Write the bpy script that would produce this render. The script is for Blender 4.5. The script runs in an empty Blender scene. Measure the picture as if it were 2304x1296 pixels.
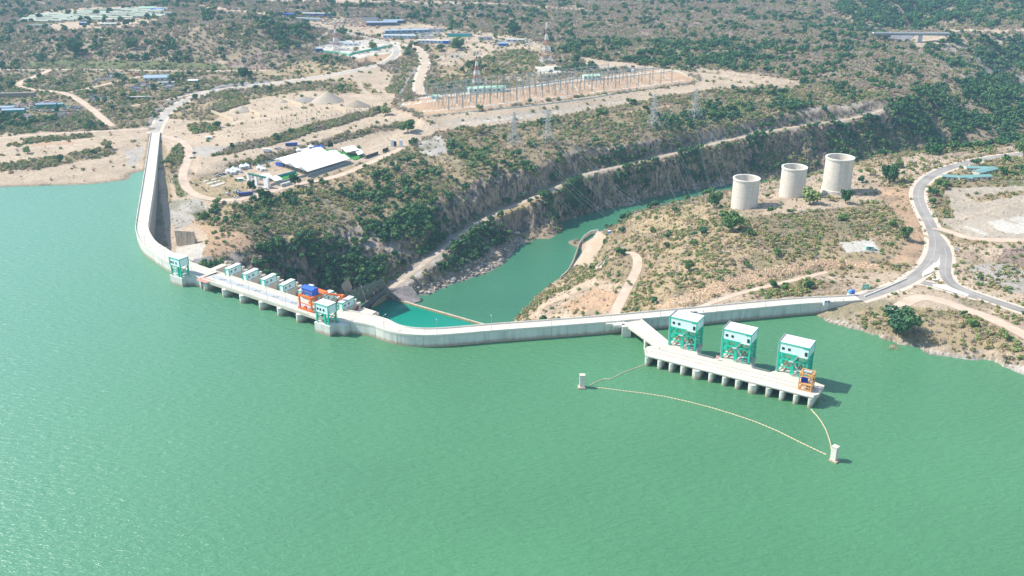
import bpy, bmesh, math, random
import numpy as np
from mathutils import Vector, Matrix
random.seed(7); RNG = np.random.default_rng(11)
SC = bpy.context.scene; COL = SC.collection
# ------------------------------------------------------------------ camera, sky, sun
F_PX, PITCH, CAM_H = 2200.0, math.radians(22.5), 250.0
CS, SN = math.cos(PITCH), math.sin(PITCH)
cam = bpy.data.cameras.new('camera'); co = bpy.data.objects.new('camera', cam); COL.objects.link(co)
co.location = (0, 0, CAM_H); co.rotation_euler = (math.pi/2-PITCH, 0, 0)
cam.sensor_width = 36; cam.lens = 36*F_PX/2304; cam.clip_start = 1; cam.clip_end = 20000
SC.camera = co
SUN = Vector((-.987*math.cos(math.radians(48.6)), .16*math.cos(math.radians(48.6)), math.sin(math.radians(48.6)))).normalized()
w = bpy.data.worlds.new('World'); SC.world = w; w.use_nodes = True
nt = w.node_tree; sky = nt.nodes.new('ShaderNodeTexSky'); sky.sky_type = 'NISHITA'; sky.sun_disc = False
sky.sun_elevation = math.radians(48.6); sky.sun_rotation = math.radians(-80.8); sky.air_density = 1.3; sky.dust_density = .6; sky.ozone_density = 1.5
nt.links.new(sky.outputs[0], nt.nodes['Background'].inputs[0]); nt.nodes['Background'].inputs[1].default_value = 0.14
sl = bpy.data.lights.new('sun', 'SUN'); sl.energy = 4.6; sl.angle = math.radians(.5); sl.color = (1, .935, .83)
so = bpy.data.objects.new('sun', sl); COL.objects.link(so); so.rotation_euler = SUN.to_track_quat('Z', 'Y').to_euler(); so.location = (-400, 100, 900)
SC.view_settings.view_transform = 'Standard'; SC.view_settings.look = 'None'; SC.view_settings.exposure = 0.56; SC.view_settings.gamma = 1
SC.cycles.volume_bounces = 0; SC.cycles.max_bounces = 6

# ------------------------------------------------------------------ helpers
def at(px, py, z=0.0):
    u = (px-1152)/F_PX; v = (py-648)/F_PX; t = (CAM_H-z)/(SN+v*CS)
    return Vector((u*t, (CS-v*SN)*t, z))
def proj(X, Y, Z):
    d = Y*CS+(CAM_H-Z)*SN; v = ((CAM_H-Z)*CS-Y*SN)/d
    return 1152+F_PX*X/d, 648+F_PX*v
def hsh(ix, iy, s):
    n = (ix.astype(np.int64)*374761393+iy.astype(np.int64)*668265263+s*974634777) & 0x7fffffff
    n = ((n ^ (n >> 13))*1274126177) & 0x7fffffff
    return ((n ^ (n >> 16)) & 0xffff)/65535.0
def vnoise(x, y, s=0):
    ix = np.floor(x); iy = np.floor(y); fx = x-ix; fy = y-iy; fx = fx*fx*(3-2*fx); fy = fy*fy*(3-2*fy)
    a = hsh(ix, iy, s); b = hsh(ix+1, iy, s); c = hsh(ix, iy+1, s); d = hsh(ix+1, iy+1, s)
    return (a*(1-fx)+b*fx)*(1-fy)+(c*(1-fx)+d*fx)*fy
def fbm(x, y, sc, o=4, s=0):
    r = 0; a = .5; t = 0
    for i in range(o):
        r = r+a*vnoise(x/sc, y/sc, s+i); t += a; a *= .5; sc /= 2.03
    return r/t
def dens(P, step):
    o = [P[0]]
    for a, b in zip(P[:-1], P[1:]):
        n = max(1, int(math.hypot(b[0]-a[0], b[1]-a[1])/step))
        for i in range(1, n+1): o.append(tuple(a[k]+(b[k]-a[k])*i/n for k in range(len(a))))
    return o
# ------------------------------------------------------------------ terrain control points: pixel of the photo + height above the reservoir
LINES = """
-500 445 0 0 422 0 200 416 0 316 404 0
-500 480 -8 0 452 -8 200 447 -8 285 432 -8
-500 405 2 0 395 3 200 390 3 322 375 2
-500 340 6 0 330 5 200 330 6 328 322 6
-500 300 9 0 300 8 200 296 8 335 291 7
-500 250 10 100 250 10 250 215 11 320 230 9
-500 170 12 0 180 12 160 165 13 400 170 12 600 160 12
362 300 6.5 371 350 3 377 400 -1 381 450 -5 384 500 -9 392 555 -11 410 575 -9
333 320 4 324 370 1 318 400 -3 308 450 -10 298 510 -12 312 560 -12 360 612 -12 440 665 -14 600 722 -14 780 795 -14 900 806 -14 1000 806 -14 1200 785 -14 1400 762 -14 1600 742 -12 1750 724 -7 1812 717 -1
400 480 -7 420 520 -8 440 560 -7 470 540 -4
395 440 -3 390 380 0 385 330 4
400 235 8 500 205 9.5 700 178 11 850 150 13 910 122 15 880 95 17 800 80 19 690 56 22
350 270 7.5 372 250 8
975 125 15 958 155 13 935 195 12.5 955 214 13
885 190 7 925 160 8 940 135 11
430 290 7 520 320 8 640 290 10 740 262 11 865 238 11
560 240 10 700 212 11 840 220 11
470 372 4 584 349 5 673 327 5 760 303 6 850 281 6.5 940 276 6
500 351 5 560 338 5 640 320 5.2 780 280 6 874 248 7.5
520 381 -1 600 365 -1 670 346 -1 760 324 0 880 300 0
480 440 -2.5 560 440 -2 650 420 -2 720 400 -2 820 360 -1 905 330 0
895 237 12 957 262 13 1100 248 13 1250 232 13 1400 209 13 1572 183 13
1505 155 13 1300 175 13 1100 200 13 1000 213 13
1200 212 13 1350 192 13
990 290 3 1100 290 4 1250 262 4 1400 232 6 1500 212 9 1600 195 11
1000 320 -.5 1100 335 -4 1160 322 -3.5 1230 310 -1.5 1350 300 -4 1470 290 -4 1560 268 -3.5 1700 235 1
1200 350 -7.5 1300 320 -5 1100 365 -8
1700 200 8 1850 195 7 1950 185 7 2050 215 3
1720 180 12 1560 150 15
445 592 -5.8 500 580 -8.5 582 553 -10.5 650 545 -18 740 522 -20 800 508 -21 870 500 -21 940 478 -17 1000 450 -13.6 1060 410 -13 1110 398 -13 1180 388 -13 1250 366 -12 1300 335 -8 1360 325 -10 1450 318 -12 1600 298 -13 1740 264 -5 1850 234 0 1990 224 1
520 600 -13 600 620 -26 640 630 -38 700 640 -50 760 665 -61 800 660 -60
450 605 -9 430 596 -8
600 500 -9 700 470 -9 800 440 -9.5 900 400 -6 950 370 -5 1000 380 -7
500 500 -3 600 460 -4 720 412 -4.5
880 648 -58 950 597 -50 1060 510 -40 1120 478 -38 1190 450 -35 1230 433 -34 1300 395 -30 1450 362 -27 1600 325 -24 1740 293 -16 1870 274 -13 1990 247 -7
870 672 -64 905 682 -65 960 664 -65 1050 630 -65 1110 605 -65 1140 580 -65 1190 543 -65 1150 528 -64.5 1180 515 -65 1250 498 -65 1300 485 -65 1350 470 -65 1420 462 -65 1500 445 -65 1600 425 -65 1650 418 -65 1750 410 -65 1850 399 -65 1950 386 -65 2050 373 -65 2200 350 -65 2450 325 -65
900 660 -63 960 645 -61 1060 605 -61 1120 570 -59 1150 535 -58
880 720 -74 960 725 -74 1080 690 -74 1160 640 -74 1220 580 -74 1280 540 -74 1350 500 -74 1450 468 -74 1550 448 -74 1640 432 -74 1750 424 -74 1850 414 -74 1950 402 -74 2100 385 -74 2450 350 -74
700 720 -62 850 755 -72 1000 765 -73 1100 760 -70
1155 722 -66 1210 660 -66 1260 625 -66 1290 590 -66 1310 548 -66 1342 520 -66
1120 775 -58 1180 730 -56
1300 540 -62 1310 590 -61 1340 560 -61 1352 530 -62
1200 712 -45 1300 690 -25 1390 700 -18 1440 600 -15 1450 570 -12 1500 560 -8
1230 670 -48 1290 640 -40 1330 620 -36
1400 560 -19 1345 605 -38 1370 590 -28
1400 515 -34 1415 490 -32 1430 478 -30 1480 468 -24 1520 459 -17 1560 450 -11 1620 437 -6
1340 465 -61 1420 442 -61 1500 425 -61 1600 408 -60 1700 392 -60
1450 500 -20 1500 520 -12 1560 500 -3
1500 600 -4 1500 650 -2.5 1440 680 -10 1430 640 -10
1560 690 1 1500 700 -2 1700 676 3 1850 661 5 1932 656 6.5
1560 600 5 1600 520 6 1600 480 6 1700 475 8 1800 448 9 1900 438 9 1980 440 10
1640 622 8 1750 600 9 1870 585 10 1990 590 9
1500 690 0 1580 672 1 1700 650 2 1800 622 4 1900 610 5 1980 625 6
1620 560 10 1700 560 13 1850 540 13 1950 500 12 2020 540 11 1990 570 10
1660 424 -8 1750 403 -8 1850 390 -4 1950 360 3 2030 346 6 2100 336 8 2304 322 10 2500 315 10
1660 445 -65.5 1750 436 -65.5 1850 426 -65.5 1950 415 -65.5 2100 400 -65.5 2450 370 -65.5
1700 440 3 1800 415 0
1950 300 -28 1950 330 -42 2060 330 -50
2100 300 -42 2100 260 -29 2150 220 -18 2060 235 -5
2250 300 -48 2280 250 -41 2240 205 -30 2200 160 -2 2160 200 -10
2290 213 -58 2290 190 -55 2250 190 -40 2290 150 -43 2250 120 -20 2200 90 -8 2304 80 0 2400 70 6
2450 220 -55 2450 150 -30
1960 76 10 1900 85 10 2000 104 0 2050 110 0 2100 130 2 1950 130 9
2090 100 -12 2080 86 -8 2110 84 2 2140 79 10 2200 76 12
2010 84 -32 2040 80 -25
1960 62 -22 2050 62 -28 2120 60 -14 2180 40 5 2000 62 -28
1900 12 16 2000 5 18 2100 0 18 1850 45 2 1910 58 -8
1800 62 12 1800 20 16 2280 40 14
0 130 14 200 130 14 400 138 13 600 135 12
150 100 22 300 85 30 500 60 48 600 55 48 700 62 30
60 50 30 200 40 33 350 30 36 480 30 38
0 0 34 300 0 36 600 0 40 900 0 30 1200 0 24 1500 0 20 1750 0 17
-400 100 20 -400 0 34 -700 600 -10 -700 300 12
760 50 24 900 60 23 1000 70 20 1100 80 20 1200 80 20
750 105 15 850 100 17 700 120 14
1000 110 16 1100 110 18 1200 120 17 1220 150 14 1050 150 13.5 1350 130 15
1400 100 16 1600 100 14 1700 130 12 1850 130 10
1200 40 22 1500 40 18
1900 715 3 2000 745 4 2100 768 4 2250 792 4 2450 860 4
1960 690 6 2100 700 7 2200 735 6 2304 765 6
1812 717 0 1900 733 0 1960 752 0 2020 778 0 2090 797 0 2190 812 0 2260 828 0 2304 842 0 2600 950 0
1830 735 -5 1900 752 -5 2000 795 -6 2090 818 -6 2190 832 -6 2304 865 -7 2600 985 -8
2060 635 7 1940 673 7 2304 700 8 2150 650 7.3 2500 760 8
2110 560 8 2100 500 10 2060 430 12 2110 385 12.5 2200 360 13 2304 345 13 2450 330 13
2250 450 12 2304 520 12 2200 600 9 2290 600 10 2500 600 12 2170 480 11 2450 420 14 2200 400 14 2280 380 15
-400 1296 -12 0 1296 -12 1152 1296 -12 2304 1296 -12 2800 1296 -12
-400 900 -12 0 900 -12 600 900 -12 1200 900 -12 1700 900 -12 2100 950 -12 2500 1080 -12
-400 650 -12 0 650 -12 200 600 -12 500 760 -12 1700 790 -12 1900 830 -12
0 -60 30 600 -60 30 1200 -60 22 1800 -60 18 2304 -60 16 -900 -60 30 3200 -60 20
2304 10 15 2700 100 15 2800 400 15 2700 700 12
"""
CP = []
for ln in LINES.strip().split('\n'):
    v = [float(a) for a in ln.split()]
    for p in dens([tuple(v[i:i+3]) for i in range(0, len(v), 3)], 38):
        q = at(*p); CP.append(tuple(q))
CP += [(-900, 250, -12), (0, 250, -12), (900, 250, -5), (-3500, 7000, 30), (0, 7000, 30), (3500, 7000, 30), (-2500, 4500, 35), (2500, 4500, 35), (0, 4500, 30)]
CP = np.array(CP)
_k = []
for p in CP:                                        # drop near duplicates
    if all((p[0]-q[0])**2+(p[1]-q[1])**2 > 16 for q in _k): _k.append(p)
CP = np.array(_k)
def solve(P):
    n = len(P); D = np.hypot(P[:, None, 0]-P[None, :, 0], P[:, None, 1]-P[None, :, 1])
    A = np.zeros((n+1, n+1)); A[:n, :n] = D-np.eye(n)*.4; A[:n, n] = 1; A[n, :n] = 1
    return np.linalg.solve(A, np.append(P[:, 2], 0))
WT = solve(CP)
def h_raw(X, Y):
    sh = X.shape; X = X.ravel(); Y = Y.ravel(); o = np.empty(X.size)
    for i in range(0, X.size, 20000):
        x = X[i:i+20000]; y = Y[i:i+20000]
        o[i:i+20000] = np.hypot(x[:, None]-CP[None, :, 0], y[:, None]-CP[None, :, 1])@WT[:-1]+WT[-1]
    return o.reshape(sh)
NX, NY, T0, T1, Y0, Y1 = 1000, 830, -.82, .82, 300., 7000.
tt = np.linspace(T0, T1, NX); yy = Y0*np.exp(np.linspace(0, math.log(Y1/Y0), NY))
GX = tt[None, :]*yy[:, None]; GY = np.repeat(yy[:, None], NX, 1)
def upsample(A, n, ax):
    m = A.shape[ax]; p = np.linspace(0, m-1, n); i = np.minimum(p.astype(int), m-2); f = p-i
    a = np.take(A, i, ax); b = np.take(A, i+1, ax); f = f[:, None] if ax == 0 else f[None, :]
    return a*(1-f)+b*f
ny2, nx2 = NY//2, NX//2
tc = np.linspace(T0, T1, nx2); yc = Y0*np.exp(np.linspace(0, math.log(Y1/Y0), ny2))
HC = h_raw(tc[None, :]*yc[:, None], np.repeat(yc[:, None], nx2, 1))
HB = upsample(upsample(HC, NY, 0), NX, 1)
def gidx(x, y):
    return (x/y-T0)/(T1-T0)*(NX-1), np.log(y/Y0)/math.log(Y1/Y0)*(NY-1)
def samp(A, x, y):
    i, j = gidx(np.asarray(x, float), np.asarray(y, float)); i = np.clip(i, 0, NX-1.001); j = np.clip(j, 0, NY-1.001)
    a = i.astype(int); b = j.astype(int); fi = i-a; fj = j-b
    return (A[b, a]*(1-fi)+A[b, a+1]*fi)*(1-fj)+(A[b+1, a]*(1-fi)+A[b+1, a+1]*fi)*fj
def hit(px, py, A=None, extra=0.0):                 # where the ray of this photo pixel meets the ground
    A = HT if A is None else A
    u = (px-1152)/F_PX; v = (py-648)/F_PX; dx, dy, dz = u, CS-v*SN, -SN-v*CS
    t = np.linspace(330/dy, 6500/dy, 3000); z = CAM_H+dz*t; h = samp(A, dx*t, dy*t)+extra
    k = np.argmax(z < h)
    if k == 0: return at(px, py, 0)
    a, b = t[k-1], t[k]
    for _ in range(14):
        m = (a+b)/2
        if CAM_H+dz*m < float(samp(A, dx*m, dy*m))+extra: b = m
        else: a = m
    return Vector((dx*b, dy*b, CAM_H+dz*b))
# ------------------------------------------------------------------ ground cover map: soils and plant densities by zone
RW, RH = 1152, 648
PX, PY = np.meshgrid((np.arange(RW)+.5)*2, (np.arange(RH)+.5)*2)
SOIL = dict(W=(.36, .285, .20), D=(.34, .27, .165), S=(.56, .44, .32), O=(.56, .38, .245), G=(.50, .455, .40), N=(.17, .19, .085),
            K=(.17, .155, .15), C=(.66, .61, .53), R=(.42, .36, .30), T=(.46, .355, .215), V=(.20, .165, .12), B=(.30, .29, .29), Y=(.46, .34, .19), P=(.36, .27, .22), g=(.52, .44, .345), s=(.63, .51, .385), u=(.47, .37, .27))
MC = np.zeros((RH, RW, 3)); MR = np.ones((RH, RW)); MV = np.zeros((RH, RW, 4))
def inpoly(P, X, Y):
    r = np.zeros(X.shape, bool); n = len(P)
    for i in range(n):
        x1, y1 = P[i]; x2, y2 = P[(i+1) % n]
        if y1 == y2: continue
        c = ((y1 > Y) != (y2 > Y)) & (X < (x2-x1)*(Y-y1)/(y2-y1)+x1); r ^= c
    return r
def pts(s):
    v = [float(a) for a in s.split()]; return [(v[i], v[i+1]) for i in range(0, len(v), 2)]
def setm(m, col, rough, veg):
    if col: MC[m] = SOIL[col]
    if rough is not None: MR[m] = rough
    if veg is not None: MV[m] = veg
def zone(s, col, rough=None, veg=None): setm(inpoly(pts(s), PX, PY), col, rough, veg)
def stripe(s, wd, col, rough=0.1, veg=(0, 0, 0, 0)):
    P = pts(s); m = np.zeros(PX.shape, bool)
    for (x1, y1), (x2, y2) in zip(P[:-1], P[1:]):
        dx, dy = x2-x1, y2-y1; L = dx*dx+dy*dy+1e-9; t = np.clip(((PX-x1)*dx+(PY-y1)*dy)/L, 0, 1)
        m |= np.hypot(PX-x1-t*dx, (PY-y1-t*dy)*1.6) < wd/2
    setm(m, col, rough, veg)
# plant densities per 100 m2: (dark green trees, green-olive shrubs, grey leafless bushes, tiny tufts)
zone('-5 -5 2310 -5 2310 1300 -5 1300', 'W', 1, (.12, .3, 1.3, 0))
zone('1240 60 1500 60 1900 60 2304 100 2304 340 1560 180 1300 130', 'W', 1, (.22, .5, 1.2, 0))
zone('1240 120 1330 85 1500 95 1660 90 1700 130 1700 190 1540 160 1320 135', 'W', 1, (.8, 1.2, .4, 0))
zone('1250 45 1600 45 1700 90 1250 80', 'P', 1, (.08, .35, .9, 0))
zone('2000 240 2060 205 2160 190 2304 200 2304 335 2070 352 2010 320', 'W', 1, (1.7, .8, .2, 0))
zone('1870 20 1950 0 2230 0 2150 40 2060 66 1950 66', 'W', 1, (5.5, .4, 0, 0))
zone('2200 0 2304 0 2304 60 2150 60', 'W', 1, (.4, 1, .7, 0))
zone('2050 95 2304 80 2304 190 2200 200', 'R', 1, (.7, 1, .3, 0))
zone('2060 78 2130 80 2105 105 2070 112 2045 90', 'S', 1, (0, .05, 0, 0))
zone('2000 76 2060 76 2050 92 1995 90', 'B', 1, (0, 0, 0, 0))
stripe('2140 70 2304 68', 8, 'S')
stripe('2262 200 2304 222', 14, 'S', .6)
zone('170 165 340 100 560 55 700 60 720 85 640 130 480 150 200 172', 'W', 1, (.75, .8, .7, 0))
zone('0 55 160 90 340 100 180 150 0 150', 'W', 1, (.2, .7, .9, 0))
zone('50 40 130 20 330 15 395 35 300 60 110 68', 'S', .3, (.05, .1, 0, 0))
stripe('440 12 520 25 600 30', 8, 'S'); stripe('60 0 100 8', 4, 'S')
stripe('560 0 900 4 1140 10 1250 18 1330 24', 7, 'S')
zone('0 150 640 152 640 178 500 200 350 240 330 290 0 300', 'W', .6, (.06, .7, .35, .6))
zone('0 148 130 135 380 138 640 150 620 156 160 156', 'N', .6, (.02, .5, .1, .3))
zone('500 130 640 115 700 140 880 165 700 175 560 165', 'T', .4, (.02, .2, .2, .5))
zone('480 140 560 130 600 145 520 152', 'S', .3, (0, .05, .1, .3))
zone('560 120 700 110 700 125 620 160 500 150', 'P', .6, (.03, .4, .6, .3))
zone('180 165 350 160 450 190 340 215 200 225', 'D', .4, (.03, .35, .1, .9)); zone('0 215 60 205 170 215 200 250 100 270 0 262', 'D', .4, (.02, .25, .1, .9))
zone('0 262 120 262 190 258 240 288 170 292 0 305', 'W', .8, (.35, 1.1, .9, .5))
zone('260 240 340 215 395 212 340 255 325 285 250 282', 'D', .6, (.03, .6, .6, .6))
zone('0 303 150 296 335 288 328 330 322 380 316 402 200 415 0 420', 'S', .25, (0, .02, .02, .12))
zone('40 312 200 300 215 308 60 322', 'D', .5, (.03, 1.2, .6, .6)); zone('0 370 120 352 250 330 265 345 130 375 0 388', 'D', .5, (.05, 1.0, .4, .8))
zone('20 322 55 325 40 335 18 334', 'N', .5, (0, 1, .1, .5)); zone('55 322 170 318 170 323 55 327', 'O', .2, (0, 0, 0, 0)); zone('280 340 322 330 318 360 290 375', 'G', .1, (0, 0, 0, .1))
# camp side
zone('345 300 400 235 560 192 850 150 900 175 880 240 1000 290 905 335 560 462 450 592 380 575 358 420', 'S', .15, (0, .02, .01, .12))
zone('385 240 520 205 660 188 800 175 860 215 700 205 560 225 430 268 375 268', 'T', .3, (.01, .3, .2, .6))
zone('470 204 640 192 700 184 780 192 800 205 640 203 500 222 440 236', 'D', .4, (.02, .9, .9, .9))
zone('430 255 530 225 560 232 470 262', 'V', .5, (.04, 2, 1.5, .6)); zone('420 280 480 278 500 292 440 300', 'N', .4, (.1, 2.2, .2, .8))
zone('400 262 440 250 500 250 480 272 420 272', 'D', .4, (0, .3, .3, .4))
zone('475 352 520 330 560 318 640 300 760 266 868 234 874 246 780 278 640 318 560 337 500 350', 'V', .6, (.06, 2.4, 2.4, 1.5))
zone('390 338 470 330 520 332 470 352 420 348', 'G', .1, (0, 0, 0, .1))
zone('500 374 584 350 673 328 760 305 850 282 930 275 930 287 850 298 760 322 670 345 594 366 530 382', 'V', .8, (0, .7, 1.4, 1))
zone('430 400 520 395 560 420 560 440 480 455 425 430', 'T', .4, (0, .1, .1, .5))
zone('372 350 400 325 420 322 428 340 408 372 392 390 375 375', 'D', .4, (.05, 1.6, .5, .8))
zone('385 400 398 395 420 440 405 445', 'N', .3, (.1, 2.0, .2, .6))
zone('358 312 372 330 388 440 380 470 372 400', 'T', .3, (0, .05, .05, .4))
zone('375 450 450 445 470 470 430 500 395 520 385 500', 'G', .3, (0, .04, .05, .4))
zone('430 480 500 460 540 455 520 480 440 495', 'N', .4, (.15, 1.5, .6, .6))
zone('430 500 560 480 590 520 560 555 470 580 450 570 470 530', 'O', .2, (0, .12, .08, .4))
zone('400 545 460 550 455 580 420 586 392 570', 'C', .3, (0, 0, 0, 0)); zone('435 582 480 575 480 590 440 594', 'B', .2, (0, 0, 0, 0))
# slope between the camp and the gorge
zone('460 470 560 455 700 405 900 335 990 310 1080 340 1110 390 1000 440 870 500 740 525 640 545 580 555 560 520 500 520', 'T', .8, (.10, .85, .5, .9))
zone('500 500 560 470 700 440 900 380 1000 400 960 470 800 505 700 520 600 545', 'D', .8, (.26, 1.3, .7, .9))
zone('940 320 990 305 1010 340 980 352 950 345', 'G', 1, (0, .05, .1, .2))
zone('1000 300 1080 325 1120 370 1060 380 1010 340', 'N', .7, (.25, 1.8, .3, .9))
zone('445 594 500 580 585 554 650 545 740 525 800 508 900 490 1000 455 1060 420 1060 505 940 600 880 650 820 690 700 650 560 620 450 612', 'R', 1.2, (1.1, .9, .5, .3))
zone('580 560 700 520 860 500 980 450 1000 480 900 560 820 640 760 640 660 600', 'R', 1.2, (2.4, .7, .15, .3))
zone('1000 460 1100 398 1240 375 1260 410 1160 445 1080 480 1010 520', 'R', 1.4, (.04, .1, .1, .1))
zone('1165 350 1250 335 1290 360 1280 400 1230 420 1180 380', 'D', .8, (2.2, 1, 0, .3))
zone('1270 332 1450 318 1740 262 1850 232 1990 224 1990 250 1740 292 1450 360 1290 396', 'R', 1.4, (.1, .2, .3, .2)); zone('1290 365 1450 335 1560 318 1450 362 1300 394', 'R', 1.2, (1.2, .8, .2, .2))
zone('1000 290 1250 262 1400 232 1500 212 1700 195 2000 205 1990 226 1850 234 1740 264 1600 296 1300 335 1150 385 1080 340', 'D', .6, (.08, .65, .45, .9))
zone('1480 268 1560 255 1680 262 1560 290 1500 300', 'N', .5, (.8, 1.5, .2, .5)); zone('1570 235 1700 205 1850 210 1960 205 1980 222 1700 262 1600 262', 'D', .7, (.45, 1.4, .5, .5))
zone('1310 215 1480 200 1520 215 1400 240 1300 255', 'N', .5, (.08, 1.2, .3, .9)); stripe('1160 335 1300 275 1400 255 1500 238 1600 230', 5, 'O', .2, (0, .05, .05, .3)); stripe('1040 400 1120 345 1200 300', 5, 'T', .3, (0, .1, .1, .4))
zone('1560 150 1780 180 1800 195 1600 196 1500 212 1580 180', 'S', .2, (0, .05, .05, .3))
# below the gorge road
zone('880 648 950 597 1060 510 1190 450 1300 396 1300 486 1180 520 1150 530 1130 575 1060 612 960 648 900 668', 'R', 1.2, (.7, .6, .2, .3))
zone('940 610 1060 515 1100 500 1130 530 1090 590 980 640', 'R', 1, (.9, .9, .3, .4)); zone('900 650 950 600 1000 575 990 600 930 655', 'G', .8, (0, .1, .1, .3))
zone('1100 480 1230 440 1240 500 1170 520 1130 520', 'Y', 1.3, (.2, .2, 0, .2))
zone('1220 440 1300 398 1360 400 1380 455 1300 480 1240 490', 'R', 1, (1.9, .8, 0, .2))
zone('1300 396 1450 362 1740 295 2000 250 2050 330 1950 385 1650 418 1400 462 1370 440', 'R', 1.2, (.75, .9, .4, .4))
zone('1850 270 2040 255 2060 330 1950 345 1840 300', 'R', 1.2, (.6, .8, .5, .4))
zone('880 690 960 666 1110 607 1190 545 1180 530 1120 560 1050 598 960 638 900 660', 'G', 1.5, (0, .02, .02, .05))
zone('1320 485 1420 464 1650 420 1680 400 1560 410 1440 430 1370 450', 'G', 1.4, (.02, .15, .02, .2))
zone('1110 500 1240 492 1240 505 1150 532', 'K', .8, (0, 0, 0, 0))
# right bank
zone('1140 730 1210 655 1290 585 1400 500 1440 478 1640 440 1670 400 2060 345 2304 320 2304 850 1800 720 1500 700', 'T', .5, (.01, .3, .3, 1.2))
zone('1180 720 1240 665 1330 625 1400 640 1390 710 1250 716', 'S', .2, (0, .05, .05, .5)); zone('1260 690 1340 650 1390 660 1380 700 1290 700', 'O', .15, (0, .05, .05, .4))
zone('1150 724 1210 660 1290 640 1340 600 1330 625 1240 668 1190 712', 'T', .6, (.03, .9, .4, 1.2))
zone('1290 600 1310 548 1350 520 1368 530 1350 560 1330 595', 'S', .05, (0, 0, 0, 0)); zone('1340 600 1440 545 1450 575 1420 620 1380 640', 'D', .5, (.03, .6, .4, 1))
zone('1500 500 1600 480 1900 460 2020 500 2050 550 1960 570 1850 570 1620 640 1480 650 1470 560', 'T', .5, (.03, .75, .5, 1.8))
zone('1640 490 1900 465 1960 520 1700 560', 'D', .5, (.06, 1.1, .5, 1.6)); zone('1510 500 1545 500 1525 640 1495 640', 'T', .4, (.01, .7, .3, .6))
zone('1470 690 1560 650 1700 605 1870 582 2000 598 1990 606 1870 600 1780 618 1640 655 1520 700', 'O', 1.6, (0, .04, .06, .25))
zone('1520 700 1640 658 1800 622 1990 610 2060 620 1930 655 1700 678 1540 700', 'S', .2, (0, .12, .1, .8)); zone('1680 660 1800 625 1880 640 1860 655 1740 672', 'D', .4, (.1, 1.4, .3, 1))
zone('1440 600 1500 570 1500 680 1400 705', 'T', .5, (.03, .5, .2, 1.2))
zone('1640 425 1800 400 2000 375 2060 360 2060 400 1980 450 1880 470 1660 490 1610 470', 'S', .15, (.01, .05, .08, .5)); zone('1560 455 1660 425 1640 480 1580 500', 'T', .3, (0, .15, .2, .8))
zone('1890 545 1960 540 1980 565 1900 570', 'C', .2, (0, 0, 0, .1)); zone('1960 430 2060 400 2070 470 2090 600 2000 590 2050 540 2020 480', 'O', .15, (0, .05, .03, .5))
zone('1980 375 2060 345 2304 318 2304 338 2180 350 2080 380 2040 420 1980 420', 'S', .2, (.03, .3, .25, .6)); zone('2080 345 2180 325 2304 318 2250 332 2100 350', 'D', .5, (.4, 1.2, .5, .3))
zone('2085 440 2110 405 2160 385 2304 350 2304 420 2220 430 2130 420 2110 470', 'D', .3, (.06, .9, .4, 1)); zone('2220 385 2290 370 2304 420 2220 415', 'N', .3, (.1, 1.2, .2, .8))
zone('2130 425 2304 418 2304 540 2180 535 2120 500', 'g', .05, (0, .01, .01, .12)); zone('2220 500 2304 487 2304 525 2250 520', 'C', .05, (0, 0, 0, 0)); stripe('2175 510 2222 528', 9, 'C', .05)
zone('2180 445 2304 430 2304 440 2200 456', 'T', .2, (0, .5, .3, 1)); zone('2110 450 2130 440 2145 490 2120 490', 'D', .3, (.03, 1, .5, 1))
zone('2150 550 2304 545 2304 690 2200 660 2150 620', 'S', .3, (0, .25, .2, .9)); zone('2180 600 2260 590 2304 610 2304 660 2200 640', 'G', .4, (.03, .4, .2, .6)); zone('2260 560 2304 555 2304 600 2240 590', 'P', .4, (0, .5, .8, 1))
zone('1930 672 2060 640 2200 680 2304 712 2304 850 2190 815 2090 798 2020 778 1900 733 1812 717', 'S', .4, (0, .3, .2, .6))
zone('1930 690 2100 690 2250 730 2304 780 2304 800 2250 790 2060 768 1940 735', 'T', .5, (.05, .9, .5, 1.2)); zone('2050 655 2150 668 2180 700 2060 690', 'S', .1, (0, .02, .02, .2))
zone('1830 712 1900 725 2000 765 2100 790 2304 825 2304 845 2190 816 2090 798 2020 778 1900 733', 'C', .5, (0, .02, 0, .1))
# substation
zone('895 235 957 262 1572 183 1508 152 1300 175 1000 213', 'O', .05, (0, 0, 0, 0)); zone('957 265 1575 187 1700 192 1500 215 1400 234 1250 264 1000 294', 'S', .1, (0, .02, .02, .12))
zone('995 272 1290 240 1400 230 1250 258 1010 288', 'g', .15, (0, .01, .02, .1))
stripe('975 285 1250 254 1420 225', 3, 'C', .1); stripe('905 226 1100 206 1320 178 1500 160', 4, 'C', .05); stripe('905 236 985 225', 4, 'C', .05); stripe('950 250 1200 226 1400 200 1540 180', 3, 'C', .05)
for x in range(1010, 1500, 34): stripe('%d %.0f %d %.0f' % (x, 222-(x-1010)*.115, x+24, 240-(x-1010)*.125), 2.5, 'C', .05)
zone('960 100 1220 105 1240 140 1200 190 1000 205 970 200 985 150', 'T', .4, (.03, .4, .3, 1)); zone('1050 130 1200 120 1220 150 1060 180', 'D', .5, (.12, 1.1, .2, 1))
zone('1010 118 1060 120 1040 134 1005 132', 'C', .3, (0, 0, 0, 0)); zone('980 120 1060 105 1120 112 1060 140 990 150', 'S', .3, (0, .1, .1, .5))
zone('1202 150 1250 148 1262 164 1210 168', 'C', .3, (0, 0, 0, 0)); zone('1310 128 1500 158 1320 152', 'S', .2, (0, 0, 0, .2))
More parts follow.
